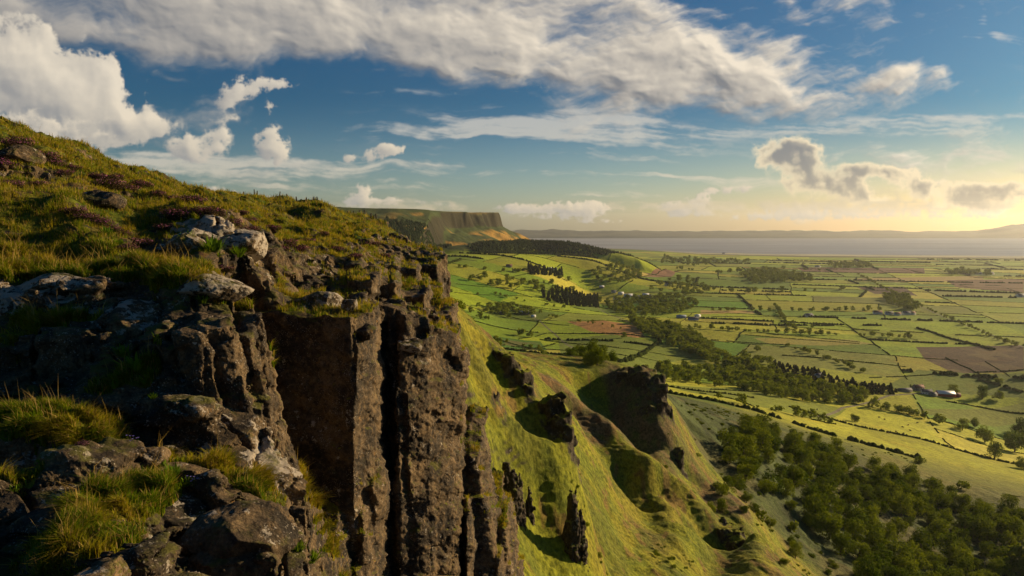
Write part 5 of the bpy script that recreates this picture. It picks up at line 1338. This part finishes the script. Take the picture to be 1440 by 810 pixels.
def boulder(px, py, w, h, label, seed, depth=1., lift=.2, pale=0.):
    c = cast(px, py)
    if c is None: return
    p, nrm, d = c; y = p[1]; sx = w*y/FOC/2; sz = h*y/FOC/2; sy = sx*depth
    Vb, Fb = boulder_mesh(seed, sx, sy, sz)
    o = link('boulder', mesh_np('boulder', Vb, Fb, M_CLIFF, attrs={'turf': np.full(len(Vb), 0.), 'pale': np.full(len(Vb), pale)}), loc=p+np.array((0, sy*.45, -sz*.25+lift*sz)), rotz=seed % 7*.3-.8); return tag(o, label, 'boulder')
boulder(290, 408, 100, 44, 'wide flat pale boulder lying on the ledge above the buttress', 31, 1.0, pale=.9)
boulder(322, 345, 96, 52, 'rounded lichen covered boulder dome at the edge of the turf', 32, pale=1.)
boulder(262, 342, 74, 36, 'low sunlit boulder left of the rounded dome', 33, pale=.8)
boulder(375, 365, 58, 44, 'brown boulder sloping down right of the rounded dome', 34)
boulder(126, 283, 66, 34, 'weathered boulder half sunk in the heather slope', 35)
boulder(14, 222, 62, 36, 'dark mossy outcrop boulder high on the left slope', 36)
boulder(450, 432, 62, 40, 'block white with lichen on top of the dark wall', 37, .8, pale=.8)
boulder(493, 436, 26, 38, 'upright pale sunlit block beside the lichen block', 38, .8, pale=.6)
boulder(505, 468, 46, 22, 'flat slab resting on the head of the columns', 39, 1.1)
boulder(226, 352, 46, 20, 'small flat stone by the worn path', 40)
boulder(575, 488, 40, 20, 'pale square stone on the outer column top', 41, pale=.5)
boulder(462, 366, 14, 16, 'small upright stone standing out of the turf above the wall', 42)
boulder(60, 402, 80, 30, 'grey ledge stone above the shaded face', 43, pale=.8)
boulder(205, 650, 60, 30, 'dark mossy stone between the two grass shelves', 44)
boulder(60, 740, 110, 40, 'lichen spotted dark rock at the foot of the grass shelf', 45)
boulder(330, 765, 150, 70, 'big dark slab spotted with small white lichens', 46)
# ---- fence on the skyline
M_WOOD = flat_mat('weathered_post', (.07, .055, .04))
def post(x, y, z, h, lean, i, label, group):
    r = np.random.default_rng(i); Vp, Fp = join([tube((0, 0, -.4), (lean, 0, h*.5), .085, .08, 8), tube((lean, 0, h*.5), (lean*1.6, 0, h), .08, .07, 8)]); tp = np.array([(lean*1.6+math.cos(q_)*.07, math.sin(q_)*.07, h) for q_ in np.linspace(0, 6.283, 9)[:-1]]+[(lean*1.6, 0, h+.05)])
    o = link('fence_post', mesh_np('fence_post', np.concatenate([Vp, tp]), np.concatenate([Fp[:, [0, 1, 2]], Fp[:, [0, 2, 3]], np.array([(len(Vp)+k, len(Vp)+(k+1) % 8, len(Vp)+8) for k in range(8)])]), M_WOOD), loc=(x, y, z)); return tag(o, label, 'fence post', group)
def skyline(px):
    for py in np.arange(150, 420, 1.): 
        c = cast(px, py)
        if c is not None: return py, c
PF = [(343,6),(358,8),(361,6),(393,6),(404,5),(418,7),(430,5),(441,5),(447,5)]; PG = [(488,5),(497,5),(505,6),(512,6),(521,7),(525,5),(530,8)]
for i, (px, h) in enumerate(PF+PG):
    s_ = skyline(px)
    if s_ is None: continue
    py, c = s_; p = c[0]; post(p[0], p[1], p[2]-.1, h*p[1]/FOC*1.05, _r.uniform(-.08, .08), i, 'old wooden fence post on the grassy skyline of the hill' if i < len(PF) else 'fence post on the far brow of the near hill', 'posts along the hilltop fence' if i < len(PF) else 'posts on the far brow')
# ---- grass
def blade_mat():
    m = bpy.data.materials.new('grass_blades'); m.use_nodes = True; nt = NT(m.node_tree); nt.n.clear(); col = nt.attr('colour', 'Color')
    d = nt.n.new('ShaderNodeBsdfDiffuse'); t = nt.n.new('ShaderNodeBsdfTranslucent'); nt.l.new(col, d.inputs[0]); nt.l.new(nt.mix(1., col, (1.3, 1.25, .6), 'MULTIPLY'), t.inputs[0])
    x = nt.n.new('ShaderNodeMixShader'); x.inputs[0].default_value = .4; nt.l.new(d.outputs[0], x.inputs[1]); nt.l.new(t.outputs[0], x.inputs[2]); o = nt.n.new('ShaderNodeOutputMaterial'); nt.l.new(x.outputs[0], o.inputs[0]); return m
M_BLADE = blade_mat()
def grass(V, F, N, ea, turf, count, ymin, ymax, hgt, wid, name, label, seed, straw=.35, bias=None, power=1.7):
    r = np.random.default_rng(seed); c = V[F].mean(1); tf = turf[F].mean(1); nz = N[F[:, 0], 2]
    a = np.linalg.norm(np.cross(V[F[:, 2]]-V[F[:, 0]], V[F[:, 3]]-V[F[:, 1]]), axis=1)/2
    ok = (tf > .5) & (c[:, 1] > ymin) & (c[:, 1] < ymax) & (nz > .25) & (c[:, 0] > -1.0*c[:, 1]-1)
    clump = np.clip(.04+1.5*sstep(-.25, .45, fbm2(c[:, 0]/(.5*hgt/.2), c[:, 1]/(.5*hgt/.2), 3, s=311)), 0, 1.5)
    w = a*ok*(1-.8*ea[F].mean(1))/np.maximum(c[:, 1], 4)**power*clump*tf
    if bias is not None: w = w*bias(c)
    f = r.choice(len(F), count, p=w/w.sum()); q4 = V[F[f]]; s, t = r.random((2, count, 1)); Pp = (q4[:, 0]*(1-s)+q4[:, 1]*s)*(1-t)+(q4[:, 3]*(1-s)+q4[:, 2]*s)*t
    nn = N[F[f, 0]]; yk = (Pp[:, 1]/ymin)**.55
    L = hgt*yk*(.45+.9*r.random(count)**1.4)*(.7+.6*clump[f]); W = wid*(Pp[:, 1]/ymin)*(.7+.6*r.random(count))
    az = r.uniform(0, 6.283, count); ln = np.clip(r.normal(.38, .30, count), 0, 1.3); tall = r.random(count) < .012; L = np.where(tall, L*2.1, L); W = np.where(tall, W*.55, W); ln = np.where(tall, ln*.4, ln)
    # tufts lean together, mostly downhill
    wx = fbm2(Pp[:, 0]/.4, Pp[:, 1]/.4, 2, s=321); wy = fbm2(Pp[:, 0]/.4, Pp[:, 1]/.4, 2, s=331)
    dx = np.cos(az)*ln+nn[:, 0]*.5+wx*.5; dy = np.sin(az)*ln+nn[:, 1]*.5+wy*.5
    up = np.stack([dx*.35, dy*.35, np.ones(count)], 1); tip = np.stack([dx*1.25, dy*1.25, 1-.35*np.hypot(dx, dy)], 1)
    sd = np.stack([-np.sin(az), np.cos(az), 0*az], 1)*W[:, None]
    b0 = Pp-np.array((0, 0, .02)); m_ = Pp+up*(L*.5)[:, None]; e = Pp+tip*(L*.95)[:, None]
    Vg = np.stack([b0-sd, b0+sd, m_+sd*.7, m_-sd*.7, e], 1).reshape(-1, 3); k = np.arange(count)[:, None]*5
    Fg = np.concatenate([k+np.array((0, 1, 2)), k+np.array((0, 2, 3)), k+np.array((3, 2, 4))])
    hue = np.clip(r.random(count)*.55+sstep(-.4, .5, fbm2(Pp[:, 0]/(1.1*hgt/.2), Pp[:, 1]/(1.1*hgt/.2), 3, s=341))*.75-(.42-straw), 0, 1)[:, None]
    col = np.array((.080, .150, .008))*(1-hue)+np.array((.30, .245, .018))*hue; dry = ((r.random(count) < straw*.55) | tall)[:, None]; col = np.where(dry, np.array((.36, .25, .085)), col)*(.7+.6*r.random((count, 1)))
    me = mesh_np(name, Vg, Fg, M_BLADE, attrs={'colour': np.repeat(col, 5, axis=0)}); tag(link(name, me), label, kind='stuff')
grass(V1, F1, N1, ea1, g1, 130000, 5.5, 16, .115, .0042, 'grass', 'tufted green and straw grass on the near ledges', 1, .30, power=1.2)
grass(V1, F1, N1, ea1, g1, 230000, 15, 62, .105, .0060, 'grass', 'golden green turf along the cliff top', 2, .40)
grass(V2, F2, N2, ea2, g2, 120000, 50, 170, .26, .016, 'grass', 'long sunlit grass of the far hilltop', 3, .45)
# ---- heather
M_HEATH = leaf_material('heather_sprigs', (.060, .045, .022), (.050, .028, .030), .15)
M_BLOOM = leaf_material('heather_bloom', (.26, .07, .19), (.40, .15, .29), .3)
def heather_mesh(seed):
    r = np.random.default_rng(seed); cs = [np.array((0, 0, .12))]; rs = [.30]
    for i in range(9): a = r.uniform(0, 6.28); k = r.uniform(.2, .42); cs.append(np.array((math.cos(a)*k, math.sin(a)*k, r.uniform(.02, .22)))); rs.append(r.uniform(.13, .22))
    V, F = leaves(cs, rs, 5200, .022, r); Vb, Fb = leaves(cs, [q_*1.05 for q_ in rs], 1500, .020, r); z = Vb.reshape(-1, 3, 3).mean(1)[:, 2]; keep = z > r.uniform(.12, .2)
    Fb = Fb[keep]; Vb, Fb = drop_unused(Vb, Fb); return mesh_np('heather', V, F, M_HEATH, smooth=False), mesh_np('blossom', Vb, Fb, M_BLOOM, smooth=False)
HM = [heather_mesh(700+i) for i in range(4)]
for i, (px, py, w) in enumerate(((30,205,34),(52,222,30),(72,232,28),(95,238,22),(88,245,20),(150,262,30),(160,252,22),(132,250,20),(175,268,24),(200,262,24),(222,275,20),(245,282,22),(270,285,28),(262,305,34),(285,300,26),(110,300,26),(125,308,24),(140,315,26),(155,325,24),(172,332,26),(190,345,30),(178,350,22),(205,342,20),
        (300,300,26),(330,315,22),(345,325,22),(352,312,18),(380,322,18),(400,345,26),(415,352,24),(395,352,20),(430,340,16),(470,352,16),(500,362,18),(455,330,14),(520,345,18),(540,362,16),(240,322,22),(316,380,18),(60,262,22),(20,262,24),(0,235,34),(340,300,14),(385,305,14),(118,625,14),(112,618,10))):
    c = cast(px, py)
    if c is None: continue
    p = c[0]; s = w*p[1]/FOC*1.55; o = link('heather_bush', HM[i % 4][0], loc=p-np.array((0, 0, s*.06)), rotz=i*1.3, scale=(s, s, s*.85)); link('blossom', HM[i % 4][1], o)
    tag(o, 'low heather bush with purple bloom on the grassy cliff top', 'heather', 'heather bushes on the cliff top')

# ---- broad leaved plants and flowers in the cracks
M_BROAD = leaf_material('broad_leaf', (.07, .14, .012), (.16, .24, .02), .3)
M_BELL = flat_mat('violet_petal', (.22, .16, .50)); M_YEL = flat_mat('yellow_petal', (.62, .42, .03))
def herb(seed, n, hgt, wid):
    r = np.random.default_rng(seed); V = []; F = []; k = 0
    for i in range(n):
        a = r.uniform(0, 6.283); L = hgt*r.uniform(.5, 1.2); ln = r.uniform(.15, .9); d = np.array((math.cos(a), math.sin(a), 0)); s = np.array((-math.sin(a), math.cos(a), 0))*wid*r.uniform(.6, 1.3); o_ = d*r.uniform(0, .35)*hgt
        for t, w in ((0, .25), (.35, 1.), (.7, .8)): c = o_+d*L*ln*t+np.array((0, 0, L*(t-ln*.55*t*t))); V += [c-s*w, c+s*w]
        V.append(o_+d*L*ln*1.05+np.array((0, 0, L*(1-ln*.6)))); F += [(k, k+1, k+3), (k, k+3, k+2), (k+2, k+3, k+5), (k+2, k+5, k+4), (k+4, k+5, k+6)]; k += 7
    return mesh_np('herb_leaves', np.array(V), np.array(F), M_BROAD, smooth=False)
HB = [herb(800+i, 70, 1., .06) for i in range(3)]
for i, (px, py, w) in enumerate(((190,520,46),(175,500,36),(205,540,30),(162,545,26),(245,668,34),(228,655,24),(262,682,24),(150,330,26),(168,345,22),(262,345,40),(300,352,44),(335,360,34),(438,790,34),(420,775,28),(20,690,22),(320,420,26),(285,425,26),(190,685,20),(90,600,22),(30,612,20),(140,612,20),(215,560,18))):
    c = cast(px, py)
    if c is None: continue
    p = c[0]; s = w*p[1]/FOC*.62; o = link('leafy_herb', HB[i % 3], loc=p-np.array((0, 0, s*.08)), rotz=i*1.9, scale=(s, s, s)); tag(o, 'bright green leafy herb rooted in a crack of the cliff top', 'plant', 'leafy herbs in the cracks')
def flower(seed, n, mat, name):
    r = np.random.default_rng(seed); V = []; F = []; k = 0
    for i in range(n):
        x, y = r.normal(size=2)*.4; h_ = r.uniform(.6, 1.2)
        for j in range(6):
            a = j*1.047; V += [(x, y, h_), (x+.12*math.cos(a-.4), y+.12*math.sin(a-.4), h_+.06), (x+.12*math.cos(a+.4), y+.12*math.sin(a+.4), h_+.06)]; F.append((k, k+1, k+2)); k += 3
    st = [tube((V[i*18][0]*.5, V[i*18][1]*.5, 0), V[i*18], .012, .01, 4) for i in range(n)]; Vs, Fs = join(st)
    return mesh_np(name, np.array(V), np.array(F), mat, smooth=False), mesh_np('stem', Vs, Fs, M_BROAD)
FL = [flower(820, 7, M_BELL, 'violet_flower'), flower(821, 5, M_YEL, 'yellow_flower')]
for i, (px, py, k, lb) in enumerate(((188,628,0,'small violet bell flowers beside the wide grass shelf'),(273,685,0,'tiny violet flowers on the smaller grass shelf'),(284,352,1,'single yellow flower head on the turf below the rounded boulder'),(152,333,1,'yellow flowers beside the heather above the dark bank'))):
    c = cast(px, py)
    if c is None: continue
    p = c[0]; s = 14*p[1]/FOC; o = link('wild_flower', None, loc=p, scale=(s, s, s)); link('blossom', FL[k][0], o); link('stem', FL[k][1], o); tag(o, lb, 'flower')
# ------------------------------------------------------------------ things of one group that look alike are told apart by their order
def ordinal(n):
    W = ['first','second','third','fourth','fifth','sixth','seventh','eighth','ninth','tenth','eleventh','twelfth']
    return W[n-1] if n <= 12 else '%d%s' % (n, 'th' if 10 <= n % 100 <= 20 else {1: 'st', 2: 'nd', 3: 'rd'}.get(n % 10, 'th'))
bpy.context.view_layer.update(); _by = {}
for o in C.objects:
    if o.parent is None and o.get('category'): _by.setdefault(o['label'], []).append(o)
def _px(o):
    c = o.matrix_world.translation
    if c.length < 1: c = sum((Vector(b) for b in o.bound_box), Vector())/8
    return c.x/max(c.y, .1)
for lb, L in _by.items():
    if len(L) < 2: continue
    L.sort(key=_px)
    for i, o in enumerate(L): o['label'] = lb+', '+ordinal(i+1)+' from the left'
    if not L[0].get('group'):
        for o in L: o['group'] = lb
